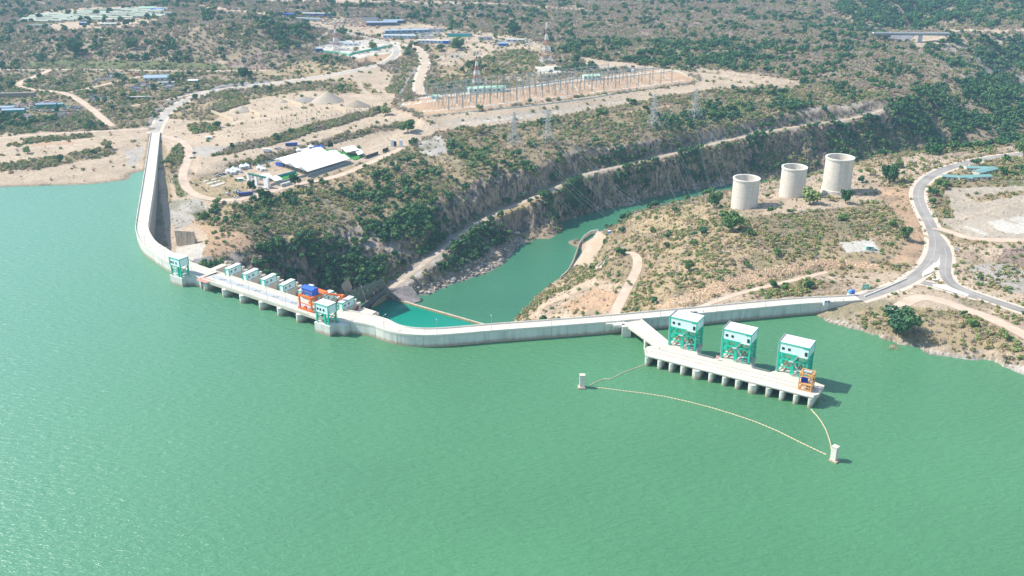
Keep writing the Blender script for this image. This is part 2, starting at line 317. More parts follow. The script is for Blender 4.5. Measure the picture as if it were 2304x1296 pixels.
# camps further back
zone('690 45 760 40 880 48 1000 60 1010 75 960 100 870 90 780 70 700 62', 'S', .15, (0, .05, .05, .3)); zone('850 75 1000 66 1180 85 1240 110 1100 112 960 100', 'S', .15, (.02, .1, .05, .3))
zone('700 110 780 88 900 95 905 120 870 130 780 128', 'C', .1, (0, .05, .05, .2)); zone('870 120 910 118 900 130 820 142 780 134', 'O', .2, (0, .02, .1, .4))
zone('890 165 930 125 952 128 935 190 905 215 870 205', 'D', .5, (0, .6, .4, .8)); stripe('900 212 935 155', 8, 'B', .3); stripe('925 205 945 150 950 135', 8, 'B', .3)
stripe('336 288 345 258 375 233 420 214 500 195 600 184', 8, 'B', .2)
for s, w_ in (('795 175 830 215 870 245 960 295', 12), ('680 108 735 74', 8), ('1320 132 1500 158 1760 186', 8), ('1100 75 1240 128', 6), ('0 334 200 328', 7)): stripe(s, w_, 'S')
for s_ in ('350 305 380 320 420 345 470 380', '470 366 560 350 660 325 760 300 880 262', '520 372 640 338 760 305 900 270', '890 262 930 290 960 310 930 325', '420 300 470 292 560 268 640 262', '500 300 620 282 740 258 840 240', '640 400 760 360 880 318', '2120 430 2180 450 2304 470', '2140 500 2200 480 2304 450', '2190 440 2230 480 2290 500',
           '0 345 100 330 220 322 320 310', '60 405 180 390 300 352', '210 300 280 330 320 352', '1190 712 1260 680 1340 640 1390 620', '1620 470 1700 455 1800 430 1960 400', '1750 440 1900 420 2040 390', '2050 660 2130 690 2230 730', '2160 560 2200 620 2260 680', '1000 282 1200 262 1380 232', '560 452 620 432 700 412'):
    stripe(s_, 2.4, 's', None, None); P_ = [(x, y+4) for x, y in pts(s_)]; stripe(' '.join('%f %f' % p for p in P_), 2.0, 'u', None, None)
# ------------------------------------------------------------------ final ground surface
def rsamp(M, px, py):
    i = np.clip((px/2).astype(int), 0, RW-1); j = np.clip((py/2).astype(int), 0, RH-1); return M[j, i]
gpx, gpy = proj(GX, GY, HB)
wob = (fbm(GX, GY, 22, 3, 5)-.5)*9; wob2 = (fbm(GX, GY, 22, 3, 9)-.5)*6
ROUGH = rsamp(MR, gpx+wob, gpy+wob2)
dy = np.gradient(HB, axis=0)/np.gradient(GY, axis=0); dx = np.gradient(HB, axis=1)/np.gradient(GX, axis=1)
SLOPE = np.hypot(dx, dy); steep = np.clip((SLOPE-.45)/.6, 0, 1)
under = (HB < -.3) & (HB > -16) & (GY < 860) & (gpy > 400) & (gpx < 2400)
N1 = fbm(GX, GY, 40, 5, 1)-.5; N2 = fbm(GX, GY, 9, 4, 2)-.5
rib = np.abs(fbm(GX*1.0+GY*.25, GY*.35, 7, 3, 3)-.5)
HT = HB+ROUGH*(N1*3.2+N2*1.8)*np.clip((GY-500)/500+.45, .4, 2)+steep*(3.2-rib*22+N2*8)
shelf = np.exp(-((HB+61.5)/3.2)**2)*(ROUGH > 1.35)
HT += steep*ROUGH*(fbm(GX*1.3+GY, GY*.6, 4.5, 2, 77)-.5)*7
HT += shelf*(np.floor(fbm(GX+.6*GY, GY*1.5, 16, 4, 7)*9)/9*7-3.4)
HT = np.where(GY > 2300, HB+N1*14, HT)
lakeish = (HB < -.2) & (np.abs(HB) < 16) & (GY < 870)
# flatten beside the roads
ROADS = {}
def road(key, s, width, smooth=5):
    P = dens(pts(s), 14); W = [hit(x, y, HB) for x, y in P]
    A = np.array([tuple(p) for p in W])
    for _ in range(smooth):
        A[1:-1] = (A[:-2]+2*A[1:-1]+A[2:])/4
    global HT
    lo = A[:, :2].min(0)-width*2; hi = A[:, :2].max(0)+width*2
    m = (GX > lo[0]) & (GX < hi[0]) & (GY > lo[1]) & (GY < hi[1])
    x = GX[m]; y = GY[m]; best = np.full(x.shape, 1e9); hz = np.zeros(x.shape)
    for a, b in zip(A[:-1], A[1:]):
        d = b-a; L = d[0]**2+d[1]**2+1e-9; t = np.clip(((x-a[0])*d[0]+(y-a[1])*d[1])/L, 0, 1)
        q = np.hypot(x-a[0]-t*d[0], y-a[1]-t*d[1]); k = q < best; best[k] = q[k]; hz[k] = (a[2]+t*d[2])[k]
    ex = 6 if key == 'gorge_track' else 0; wt = np.clip((width*1.25+2+ex-best)/(width*.75+ex*.5), 0, 1); wt = wt*wt*(3-2*wt)
    h = HT[m]; HT[m] = h*(1-wt)+hz*wt; ROADS[key] = (A, width)
road('asphalt_road', '1929 673 1993 653 2043 636 2066 624 2080 609 2103 582 2111 561 2106 530 2092 498 2071 467 2056 436 2071 409 2113 383 2203 359 2281 348 2380 338', 8.5)
road('asphalt_road.001', '2106 530 2124 545 2137 572 2126 598 2113 614 2124 632 2150 647 2203 666 2304 700 2450 745', 7.5)
road('asphalt_road.002', '2055 632 2079 631 2098 639 2150 657 2203 670', 7)
road('dam_road', '347 300 350 277 362 259 385 241 420 223 480 204 560 193 640 185 740 170 830 152 880 138 903 125 907 113 897 103 870 95 830 86 780 75 720 62 690 55', 9)
road('gravel_road', '898 100 930 103 960 112 969 130 958 155 942 178 932 193 938 205 948 214', 10)
road('gorge_track', '872 655 890 640 950 597 1060 510 1120 478 1190 450 1230 433 1300 395 1450 362 1600 325 1740 293 1870 274 1950 262 1985 247', 5.6)
road('dirt_track', '-60 150 0 156 60 158 111 157 191 156 300 158 400 160 500 160 600 158', 7)
road('dirt_track.001', '112 158 97 166 57 180 21 191 35 197 87 204 147 206 200 238 226 262 250 284', 8)
road('dirt_track.002', '160 207 243 189 286 177 330 170', 7)
road('dirt_track.003', '217 248 330 234 399 220 470 203', 5)
road('dirt_track.004', '-60 315 0 311 100 302 200 297 334 290', 6)
road('camp_track', '362 306 411 312 435 333 436 352 408 378 405 407 420 433 464 449 529 452 590 438 640 420 760 398 905 334', 8)
road('bank_track', '1378 714 1395 680 1415 640 1440 600 1447 577 1435 563 1405 561 1372 580 1343 606', 7)
road('riprap_track', '1560 697 1640 667 1700 651 1800 627 1860 612', 4)
road('shore_track', '2010 700 2060 664 2110 672 2160 692 2240 720 2304 753 2400 800', 9)
road('yard_track', '2100 512 2130 515 2155 532 2200 540 2304 541 2400 540', 8)
HT = np.where(lakeish, np.minimum(HT, HB+.3), HT)
# the dam body hides the ground beneath it: keep the ground below the crest there
UP = pts('339 299 323 402 309 483 305 509 306 525 319 551 340 566 367 585 400 604 451 627.5 660 700 714 715 834 732 860 743 888 751 921 755.5 957 757 999 755.5 1054 751 1110 746 1221 738 1363 727 1471 717 1584 706.7 1660 699 1730 692.5 1812 685 1900 680.6 1940 677')
# ------------------------------------------------------------------ materials
def new_mat(name):
    m = bpy.data.materials.new(name); m.use_nodes = True; n = m.node_tree; b = n.nodes['Principled BSDF']; return m, n, b
def N(n, t, **k):
    x = n.nodes.new(t)
    for a, v in k.items():
        if a in x.inputs: x.inputs[a].default_value = v
        else: setattr(x, a, v)
    return x
MATS = {}
def mat(name, c, rough=.8, var=.12, sc=.6, streak=0, metal=0, bump=0, spec=.3, obj_rand=0):
    if name in MATS: return MATS[name]
    m, n, b = new_mat(name); b.inputs['Roughness'].default_value = rough; b.inputs['Metallic'].default_value = metal
    b.inputs['Specular IOR Level'].default_value = spec
    tc = N(n, 'ShaderNodeTexCoord'); no = N(n, 'ShaderNodeTexNoise', Scale=sc, Detail=5.0); n.links.new(tc.outputs['Object'], no.inputs['Vector'])
    mr = N(n, 'ShaderNodeMapRange'); n.links.new(no.outputs[0], mr.inputs[0]); mr.inputs[1].default_value = .3; mr.inputs[2].default_value = .7
    mr.inputs[3].default_value = 1-var; mr.inputs[4].default_value = 1+var
    val = mr.outputs[0]
    if streak:
        mp = N(n, 'ShaderNodeMapping'); mp.inputs['Scale'].default_value = (1, 1, .06); n.links.new(tc.outputs['Object'], mp.inputs[0])
        n2 = N(n, 'ShaderNodeTexNoise', Scale=sc*1.4, Detail=6.0); n.links.new(mp.outputs[0], n2.inputs['Vector'])
        m2 = N(n, 'ShaderNodeMapRange'); n.links.new(n2.outputs[0], m2.inputs[0]); m2.inputs[1].default_value = .48; m2.inputs[2].default_value = .75; m2.inputs[3].default_value = 1; m2.inputs[4].default_value = 1-streak
        mu = N(n, 'ShaderNodeMath', operation='MULTIPLY'); n.links.new(val, mu.inputs[0]); n.links.new(m2.outputs[0], mu.inputs[1]); val = mu.outputs[0]
    if obj_rand:
        oi = N(n, 'ShaderNodeObjectInfo'); m3 = N(n, 'ShaderNodeMapRange'); n.links.new(oi.outputs['Random'], m3.inputs[0]); m3.inputs[3].default_value = 1-obj_rand; m3.inputs[4].default_value = 1+obj_rand
        mu = N(n, 'ShaderNodeMath', operation='MULTIPLY'); n.links.new(val, mu.inputs[0]); n.links.new(m3.outputs[0], mu.inputs[1]); val = mu.outputs[0]
    vm = N(n, 'ShaderNodeVectorMath', operation='SCALE'); vm.inputs[0].default_value = c; n.links.new(val, vm.inputs['Scale']); n.links.new(vm.outputs[0], b.inputs['Base Color'])
    if bump:
        bp = N(n, 'ShaderNodeBump', Strength=bump, Distance=.3); n.links.new(no.outputs[0], bp.inputs['Height']); n.links.new(bp.outputs[0], b.inputs['Normal'])
    MATS[name] = m; return m
def dam_mat(name, c, water_z=0.0):
    m, n, b = new_mat(name); b.inputs['Roughness'].default_value = .85; b.inputs['Specular IOR Level'].default_value = .2
    g = N(n, 'ShaderNodeNewGeometry'); sx = N(n, 'ShaderNodeSeparateXYZ'); n.links.new(g.outputs['Position'], sx.inputs[0])
    no = N(n, 'ShaderNodeTexNoise', Scale=.12, Detail=7.0, Roughness=.65); n.links.new(g.outputs['Position'], no.inputs['Vector'])
    mp = N(n, 'ShaderNodeMapping'); mp.inputs['Scale'].default_value = (1, 1, .05); n.links.new(g.outputs['Position'], mp.inputs[0])
    n2 = N(n, 'ShaderNodeTexNoise', Scale=.35, Detail=6.0); n.links.new(mp.outputs[0], n2.inputs['Vector'])
    w3 = N(n, 'ShaderNodeTexWave', wave_type='BANDS', bands_direction='Z', Scale=.5, Distortion=.6); n.links.new(g.outputs['Position'], w3.inputs['Vector'])
    r1 = N(n, 'ShaderNodeMapRange'); n.links.new(no.outputs[0], r1.inputs[0]); r1.inputs[1].default_value = .3; r1.inputs[2].default_value = .7; r1.inputs[3].default_value = .86; r1.inputs[4].default_value = 1.1
    r2 = N(n, 'ShaderNodeMapRange'); n.links.new(n2.outputs[0], r2.inputs[0]); r2.inputs[1].default_value = .5; r2.inputs[2].default_value = .75; r2.inputs[3].default_value = 1; r2.inputs[4].default_value = .72
    r3 = N(n, 'ShaderNodeMapRange'); n.links.new(w3.outputs[0], r3.inputs[0]); r3.inputs[3].default_value = .95; r3.inputs[4].default_value = 1.03
    a = N(n, 'ShaderNodeMath', operation='MULTIPLY'); n.links.new(r1.outputs[0], a.inputs[0]); n.links.new(r2.outputs[0], a.inputs[1])
    a2 = N(n, 'ShaderNodeMath', operation='MULTIPLY'); n.links.new(a.outputs[0], a2.inputs[0]); n.links.new(r3.outputs[0], a2.inputs[1])
    vm = N(n, 'ShaderNodeVectorMath', operation='SCALE'); vm.inputs[0].default_value = c; n.links.new(a2.outputs[0], vm.inputs['Scale'])
    ad = N(n, 'ShaderNodeMath', operation='ADD'); n.links.new(sx.outputs[2], ad.inputs[0]); 
    sc_ = N(n, 'ShaderNodeMath', operation='MULTIPLY'); n.links.new(n2.outputs[0], sc_.inputs[0]); sc_.inputs[1].default_value = -3.0; n.links.new(sc_.outputs[0], ad.inputs[1])
    rz = N(n, 'ShaderNodeMapRange'); n.links.new(ad.outputs[0], rz.inputs[0]); rz.inputs[1].default_value = water_z-.8; rz.inputs[2].default_value = water_z+1.0; rz.inputs[3].default_value = 1; rz.inputs[4].default_value = 0
    mx = N(n, 'ShaderNodeMix', data_type='RGBA'); n.links.new(rz.outputs[0], mx.inputs['Factor']); n.links.new(vm.outputs[0], mx.inputs[6]); mx.inputs[7].default_value = (c[0]*.62, c[1]*.5, c[2]*.40, 1)
    n.links.new(mx.outputs[2], b.inputs['Base Color']); MATS[name] = m; return m
CONC = mat('concrete_pale', (.72, .68, .60), .85, .08, .25, spec=.2)
DECK = mat('concrete_deck', (.585, .53, .455), .85, .07, .2, spec=.2)
DAMF = dam_mat('concrete_dam_face', (.70, .68, .62))
CONG = mat('concrete_grey', (.36, .36, .35), .85, .1, .4)
TANK = mat('concrete_tank', (.68, .63, .545), .85, .07, .35, streak=.22)
GREEN = mat('green_steel', (.015, .48, .33), .45, .06); MINT = mat('mint_wall_panel', (.72, .88, .86), .5, .03); WHITE = mat('white_paint', (.80, .80, .80), .6, .03)
ROOFW = mat('white_roof', (.72, .70, .68), .6, .04); ORANGE = mat('orange_paint', (.80, .17, .03), .5, .08); BLUE = mat('blue_paint', (.03, .12, .55), .5, .05)
DARK = mat('dark_glass', (.03, .05, .06), .2, .02); YEL = mat('yellow_paint', (.72, .38, .15), .6, .08); STEEL = mat('galvanised_steel', (.50, .52, .52), .5, .05, metal=.2)
REDW = mat('red_paint', (.6, .08, .05), .6, .05); ASPH = mat('asphalt', (.30, .275, .25), .9, .22, .06); ROOFG = mat('pale_green_roof', (.36, .46, .38), .6, .15, obj_rand=.3)
ROOFB = mat('blue_roof', (.30, .37, .46), .5, .1, obj_rand=.25); TEAL = mat('teal_roof', (.19, .35, .33), .5, .06); BOOM = mat('yellow_float', (.66, .54, .36), .6, .15, 2); BLACK = mat('black_rubber', (.03, .03, .03), .7, .1)
TURF = mat('green_turf', (.04, .22, .04), .9, .2); PLUM = mat('brown_steel', (.38, .28, .20), .7, .1); TENT = mat('white_canvas', (.86, .86, .86), .6, .02)
REDP = mat('pink_paving', (.55, .27, .22), .8, .1); CHAN = mat('grey_channel', (.40, .43, .46), .7, .08); GVL = mat('gravel_pile', (.42, .355, .28), .95, .15, .8); SANDC = mat('sand_concrete', (.62, .52, .38), .9, .1)
TRACK = mat('beaten_earth', (.56, .43, .325), .95, .14, .12); GTRACK = mat('grey_gravel_track', (.44, .36, .275), .95, .2, .2); GOLD = mat('tan_gravel_road', (.50, .40, .30), .95, .14, .08)
TRUNK = mat('bark', (.16, .13, .10), .9, .2, 3)
# ground
def ground_mat():
    m, n, b = new_mat('ground_soil'); b.inputs['Roughness'].default_value = .95; b.inputs['Specular IOR Level'].default_value = .08
    at_ = N(n, 'ShaderNodeAttribute', attribute_name='soil'); g = N(n, 'ShaderNodeNewGeometry')
    n1 = N(n, 'ShaderNodeTexNoise', Scale=.03, Detail=8.0, Roughness=.7); n.links.new(g.outputs['Position'], n1.inputs['Vector'])
    n2 = N(n, 'ShaderNodeTexNoise', Scale=.35, Detail=6.0, Roughness=.75); n.links.new(g.outputs['Position'], n2.inputs['Vector'])
    def rng(src, a, c, lo, hi):
        r = N(n, 'ShaderNodeMapRange'); n.links.new(src, r.inputs[0]); r.inputs[1].default_value = a; r.inputs[2].default_value = c; r.inputs[3].default_value = lo; r.inputs[4].default_value = hi; return r.outputs[0]
    def mul(a, c):
        x = N(n, 'ShaderNodeMath', operation='MULTIPLY'); n.links.new(a, x.inputs[0]); n.links.new(c, x.inputs[1]); return x.outputs[0]
    k = mul(rng(n1.outputs[0], .3, .7, .80, 1.16), rng(n2.outputs[0], .3, .7, .78, 1.16))
    vm = N(n, 'ShaderNodeVectorMath', operation='SCALE'); n.links.new(at_.outputs['Vector'], vm.inputs[0]); n.links.new(k, vm.inputs['Scale'])
    # bare rock on the steep faces, with upright bands
    mp = N(n, 'ShaderNodeMapping'); mp.inputs['Scale'].default_value = (1, .8, .22); n.links.new(g.outputs['Position'], mp.inputs[0])
    n3 = N(n, 'ShaderNodeTexNoise', Scale=.34, Detail=9.0, Roughness=.75); n.links.new(mp.outputs[0], n3.inputs['Vector'])
    vo = N(n, 'ShaderNodeTexVoronoi', Scale=.42); mp2 = N(n, 'ShaderNodeMapping'); mp2.inputs['Scale'].default_value = (1, .8, .38); n.links.new(g.outputs['Position'], mp2.inputs[0]); n.links.new(mp2.outputs[0], vo.inputs['Vector'])
    sv = N(n, 'ShaderNodeSeparateColor'); n.links.new(vo.outputs['Color'], sv.inputs[0]); mm = N(n, 'ShaderNodeMath', operation='MULTIPLY_ADD'); n.links.new(sv.outputs[0], mm.inputs[0]); mm.inputs[1].default_value = .26; mm.inputs[2].default_value = -.13
    m2_ = N(n, 'ShaderNodeMath', operation='ADD'); n.links.new(mm.outputs[0], m2_.inputs[0]); n.links.new(n3.outputs[0], m2_.inputs[1])
    cr = N(n, 'ShaderNodeValToRGB'); n.links.new(m2_.outputs[0], cr.inputs[0]); e = cr.color_ramp.elements
    e[0].position = .30; e[0].color = (.05, .045, .042, 1); e[1].position = .72; e[1].color = (.60, .49, .37, 1)
    for p, c in ((.42, (.14, .118, .10, 1)), (.52, (.34, .275, .205, 1)), (.62, (.42, .31, .19, 1))): x = e.new(p); x.color = c
    ra = N(n, 'ShaderNodeAttribute', attribute_name='rock'); mx = N(n, 'ShaderNodeMix', data_type='RGBA')
    n.links.new(ra.outputs['Fac'], mx.inputs['Factor']); n.links.new(vm.outputs[0], mx.inputs[6]); n.links.new(cr.outputs[0], mx.inputs[7]); n.links.new(mx.outputs[2], b.inputs['Base Color'])
    mh = N(n, 'ShaderNodeMath', operation='ADD'); n.links.new(n2.outputs[0], mh.inputs[0]); n.links.new(mul(m2_.outputs[0], ra.outputs['Fac']), mh.inputs[1])
    bp = N(n, 'ShaderNodeBump', Strength=.9, Distance=2.2); n.links.new(mh.outputs[0], bp.inputs['Height']); n.links.new(bp.outputs[0], b.inputs['Normal'])
    return m
# ------------------------------------------------------------------ the ground itself
gpx, gpy = proj(GX, GY, HT)
SOILC = rsamp(MC, gpx+wob, gpy+wob2); VEG = rsamp(MV, gpx+wob*1.3, gpy+wob2*1.3)
blob = fbm(GX, GY, 14, 4, 21); blob2 = fbm(GX, GY, 55, 3, 31)
grs = np.clip((blob-.52)*6, 0, 1)[..., None]*(VEG.sum(-1, keepdims=True) > .25)*.55
gcol = np.array((.20, .20, .10))*np.ones(3); dcol = np.array((.30, .215, .15))
SOILC = SOILC*(1-grs)+(np.where((blob2 > .5)[..., None], gcol, dcol))*grs
wet = np.clip(1-np.abs(HT-.2)/.9, 0, 1)*(GY < 900); SOILC = SOILC*(1-.45*wet[..., None])
dyy = np.gradient(HT, axis=0)/np.gradient(GY, axis=0); dxx = np.gradient(HT, axis=1)/np.gradient(GX, axis=1)
SL2 = np.hypot(dxx, dyy); ROCK = np.clip((SL2-.62)/.5, 0, 1)*np.clip(ROUGH*1.4-.4, 0, 1); ROCK = np.maximum(ROCK, shelf*.9)
me = bpy.data.meshes.new('ground'); nv = NX*NY
vv = np.stack([GX, GY, HT], -1).reshape(-1).astype(np.float32)
ii = (np.arange(NY-1)[:, None]*NX+np.arange(NX-1)[None, :]).ravel()
ff = np.stack([ii, ii+1, ii+NX+1, ii+NX], 1).astype(np.int32)
me.vertices.add(nv); me.vertices.foreach_set('co', vv); me.loops.add(ff.size); me.loops.foreach_set('vertex_index', ff.ravel())
me.polygons.add(len(ff)); me.polygons.foreach_set('loop_start', np.arange(0, ff.size, 4, dtype=np.int32)); me.polygons.foreach_set('loop_total', np.full(len(ff), 4, np.int32))
me.update(); me.polygons.foreach_set('use_smooth', np.ones(len(ff), bool))
a = me.attributes.new('soil', 'FLOAT_VECTOR', 'POINT'); a.data.foreach_set('vector', SOILC.reshape(-1).astype(np.float32))
a = me.attributes.new('rock', 'FLOAT', 'POINT'); a.data.foreach_set('value', ROCK.reshape(-1).astype(np.float32))
me.materials.append(ground_mat()); go = bpy.data.objects.new('ground', me); COL.objects.link(go); go['kind'] = 'structure'
def G(px, py): return hit(px, py, HT)
def gz(x, y): return float(samp(HT, x, y))

# ------------------------------------------------------------------ mesh builder
class MB:
    def __init__(s): s.v = []; s.f = []; s.m = []; s.mi = 0
    def add(s, vs, fs):
        k = len(s.v); s.v += [tuple(v) for v in vs]; s.f += [tuple(i+k for i in f) for f in fs]; s.m += [s.mi]*len(fs); return s
    def hexa(s, b, t):
        n = len(b); return s.add(list(b)+list(t), [tuple(range(n-1, -1, -1)), tuple(range(n, 2*n))]+[(i, (i+1) % n, n+(i+1) % n, n+i) for i in range(n)])
    def box(s, cx, cy, z0, sx, sy, sz, r=0):
        c, q = math.cos(r), math.sin(r); P = [(cx+a*sx/2*c-b*sy/2*q, cy+a*sx/2*q+b*sy/2*c) for a, b in ((-1, -1), (1, -1), (1, 1), (-1, 1))]
        return s.hexa([(x, y, z0) for x, y in P], [(x, y, z0+sz) for x, y in P])
    def prism(s, P, z0, z1): return s.hexa([(x, y, z0) for x, y in P], [(x, y, z1) for x, y in P])
    def beam(s, a, b, w_, h=None):
        a = Vector(a); b = Vector(b); h = h or w_; d = (b-a); 
        if d.length < 1e-6: return s
        d.normalize(); u = d.cross(Vector((0, 0, 1))); u = u.normalized() if u.length > 1e-3 else Vector((1, 0, 0)); v = u.cross(d)
        o = [u*(i*w_/2)+v*(j*h/2) for i, j in ((-1, -1), (1, -1), (1, 1), (-1, 1))]
        return s.hexa([a+q for q in o], [b+q for q in o])
    def cyl(s, a, b, r1, r2=None, n=10):
        a = Vector(a); b = Vector(b); r2 = r1 if r2 is None else r2; d = (b-a).normalized(); u = d.cross(Vector((0, 0, 1))); u = u.normalized() if u.length > 1e-3 else Vector((1, 0, 0)); v = d.cross(u)
        c = [(math.cos(6.28318*i/n), math.sin(6.28318*i/n)) for i in range(n)]
        return s.hexa([a+u*(x*r1)+v*(y*r1) for x, y in c], [b+u*(x*r2)+v*(y*r2) for x, y in c])
    def tube(s, P, r, n=5):
        for a, b in zip(P[:-1], P[1:]): s.cyl(a, b, r, r, n)
        return s
    def lathe(s, prof, n=40):
        k = len(prof); V = [(r*math.cos(6.28318*i/n), r*math.sin(6.28318*i/n), z) for i in range(n) for r, z in prof]
        return s.add(V, [(i*k+j, ((i+1) % n)*k+j, ((i+1) % n)*k+j+1, i*k+j+1) for i in range(n) for j in range(k-1)])
    def build(s, name, mats, parent=None, smooth=False):
        mesh = bpy.data.meshes.new(name); mesh.from_pydata(s.v, [], s.f); mats = mats if isinstance(mats, (list, tuple)) else [mats]
        for q in mats: mesh.materials.append(q)
        if len(mats) > 1: mesh.polygons.foreach_set('material_index', s.m)
        if smooth: mesh.polygons.foreach_set('use_smooth', [True]*len(mesh.polygons))
        mesh.update(); o = bpy.data.objects.new(name, mesh); COL.objects.link(o)
        if parent: o.parent = parent
        return o
def tag(o, label=None, cat=None, group=None, kind=None):
    if label: o['label'] = label
    if cat: o['category'] = cat
    if group: o['group'] = group
    if kind: o['kind'] = kind
    return o
def thing(name, label, cat, loc=(0, 0, 0), rz=0, group=None):
    o = bpy.data.objects.new(name, None); COL.objects.link(o); o.location = loc; o.rotation_euler = (0, 0, rz); o.empty_display_size = 1; return tag(o, label, cat, group)
def dup(o, loc, rz=0, label=None, scale=None):
    def cp(x, par):
        c = x.copy(); COL.objects.link(c); c.parent = par
        for ch in x.children: cp(ch, c)
        return c
    c = cp(o, None); c.location = loc; c.rotation_euler = (0, 0, rz)
    if scale: c.scale = (scale,)*3
    if label: c['label'] = label
    return c
def ribbon(name, A, width, m, lift=.10, cols=5, lip=0):
    P = np.array(A); n = len(P); T = np.gradient(P[:, :2], axis=0); T /= np.linalg.norm(T, axis=1)[:, None]+1e-9; Nn = np.stack([-T[:, 1], T[:, 0]], 1)
    b = MB(); V = []
    for i in range(n):
        for j in range(cols):
            o = (j/(cols-1)-.5)*width; x, y = P[i, :2]+Nn[i]*o; V.append((x, y, max(P[i, 2], gz(x, y))+lift))
    b.add(V, [(i*cols+j, i*cols+j+1, (i+1)*cols+j+1, (i+1)*cols+j) for i in range(n-1) for j in range(cols-1)])
    o = b.build(name, m, smooth=True); return tag(o, kind='structure')
for k, (A, wd) in ROADS.items():
    m = ASPH if k.startswith('asphalt') else GTRACK if k == 'gorge_track' else GOLD if k == 'gravel_road' else TRACK
    if k == 'dam_road': m = mat('worn_asphalt', (.42, .385, .335), .9, .15, .06)
    nm = k.split('.')[0]
    if nm in ('asphalt_road', 'dam_road', 'gravel_road'): ribbon('road_verge', A, wd*1.75, mat('pale_verge', (.60, .50, .40), .95, .1, .1), .04)
    ribbon(nm, A, wd, m, .12)
    if nm == 'asphalt_road':
        P = np.array(A); ribbon('road_line', P[2:-1], .25, mat('road_marking', (.5, .48, .44), .8, .15), .16, 2)
# ------------------------------------------------------------------ water
def water(name, P, z, base, rough, bs, seed, glare=.5):
    m, n, b = new_mat(name+'_surface'); g = N(n, 'ShaderNodeNewGeometry'); b.inputs['Roughness'].default_value = rough; b.inputs['IOR'].default_value = 1.33; b.inputs['Specular IOR Level'].default_value = glare
    n0 = N(n, 'ShaderNodeTexNoise', Scale=.006, Detail=3.0); n.links.new(g.outputs['Position'], n0.inputs['Vector'])
    mx = N(n, 'ShaderNodeMix', data_type='RGBA'); mr = N(n, 'ShaderNodeMapRange'); n.links.new(n0.outputs[0], mr.inputs[0]); mr.inputs[1].default_value = .35; mr.inputs[2].default_value = .65
    n.links.new(mr.outputs[0], mx.inputs['Factor']); mx.inputs[6].default_value = tuple(c*.92 for c in base)+(1,); mx.inputs[7].default_value = tuple(c*1.08 for c in base)+(1,)
    if seed == 1:                                     # paler, bluer sky sheen painted into the base colour towards the left arm
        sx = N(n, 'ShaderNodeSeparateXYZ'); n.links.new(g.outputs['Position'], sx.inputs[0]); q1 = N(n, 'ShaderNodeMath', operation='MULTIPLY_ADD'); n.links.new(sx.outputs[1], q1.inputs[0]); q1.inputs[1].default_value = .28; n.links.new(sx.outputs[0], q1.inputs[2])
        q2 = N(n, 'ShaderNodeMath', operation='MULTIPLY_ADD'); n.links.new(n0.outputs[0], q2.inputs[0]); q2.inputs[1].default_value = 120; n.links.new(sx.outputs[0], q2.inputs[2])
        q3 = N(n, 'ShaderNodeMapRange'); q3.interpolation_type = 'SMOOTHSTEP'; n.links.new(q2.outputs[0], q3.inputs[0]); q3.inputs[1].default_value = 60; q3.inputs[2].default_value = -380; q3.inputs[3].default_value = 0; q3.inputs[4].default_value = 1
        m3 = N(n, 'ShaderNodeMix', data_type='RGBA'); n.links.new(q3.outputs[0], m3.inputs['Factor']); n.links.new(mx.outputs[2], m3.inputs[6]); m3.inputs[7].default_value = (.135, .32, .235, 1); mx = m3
    n.links.new(mx.outputs[2], b.inputs['Base Color'])
    mp = N(n, 'ShaderNodeMapping'); mp.inputs['Rotation'].default_value = (0, 0, .5); mp.inputs['Scale'].default_value = (.55, 1.5, 1); n.links.new(g.outputs['Position'], mp.inputs[0])
    a = N(n, 'ShaderNodeTexNoise', Scale=.33, Detail=3.0, Roughness=.5, Distortion=.3); n.links.new(mp.outputs[0], a.inputs['Vector'])
    c = N(n, 'ShaderNodeTexNoise', Scale=1.2, Detail=2.0, Roughness=.5); n.links.new(mp.outputs[0], c.inputs['Vector'])
    ad = N(n, 'ShaderNodeMath', operation='MULTIPLY_ADD'); n.links.new(c.outputs[0], ad.inputs[0]); ad.inputs[1].default_value = .35; n.links.new(a.outputs[0], ad.inputs[2])
    c2 = N(n, 'ShaderNodeTexNoise', Scale=1.7, Detail=2.0); n.links.new(g.outputs['Position'], c2.inputs['Vector']); pw = N(n, 'ShaderNodeMapRange'); n.links.new(c2.outputs[0], pw.inputs[0]); pw.inputs[1].default_value = .62; pw.inputs[2].default_value = .8; pw.inputs[3].default_value = 0; pw.inputs[4].default_value = .8
    ad2 = N(n, 'ShaderNodeMath', operation='ADD'); n.links.new(ad.outputs[0], ad2.inputs[0]); n.links.new(pw.outputs[0], ad2.inputs[1]); ad = ad2
    rr = N(n, 'ShaderNodeMapRange'); n.links.new(pw.outputs[0], rr.inputs[0]); rr.inputs[1].default_value = .02; rr.inputs[2].default_value = .1; rr.inputs[3].default_value = rough; rr.inputs[4].default_value = .08; n.links.new(rr.outputs[0], b.inputs['Roughness'])
    bp = N(n, 'ShaderNodeBump', Strength=bs, Distance=1.7); n.links.new(ad.outputs[0], bp.inputs['Height']); n.links.new(bp.outputs[0], b.inputs['Normal'])
    me = bpy.data.meshes.new(name); bm = bmesh.new(); vs = [bm.verts.new((x, y, z)) for x, y in P]; f = bm.faces.new(vs); f.normal_update()
    if f.normal.z < 0: f.normal_flip()
    bmesh.ops.triangulate(bm, faces=[f]); bm.to_mesh(me); bm.free(); me.materials.append(m)
    o = bpy.data.objects.new(name, me); COL.objects.link(o); return tag(o, kind='structure')
UW = [at(x, y, 7) for x, y in UP]
water('reservoir_water', [(-6000, 1030), (-384, 1030)]+[(p.x+(8.1 if k_ in (9, 10, 11) else .8), p.y+(11.2 if k_ in (9, 10, 11) else 2.0)) for k_, p in enumerate(UW)]+[(260, 585), (6000, 600), (6000, -3000), (-6000, -3000)], 0, (.078, .232, .112), .27, .6, 1)
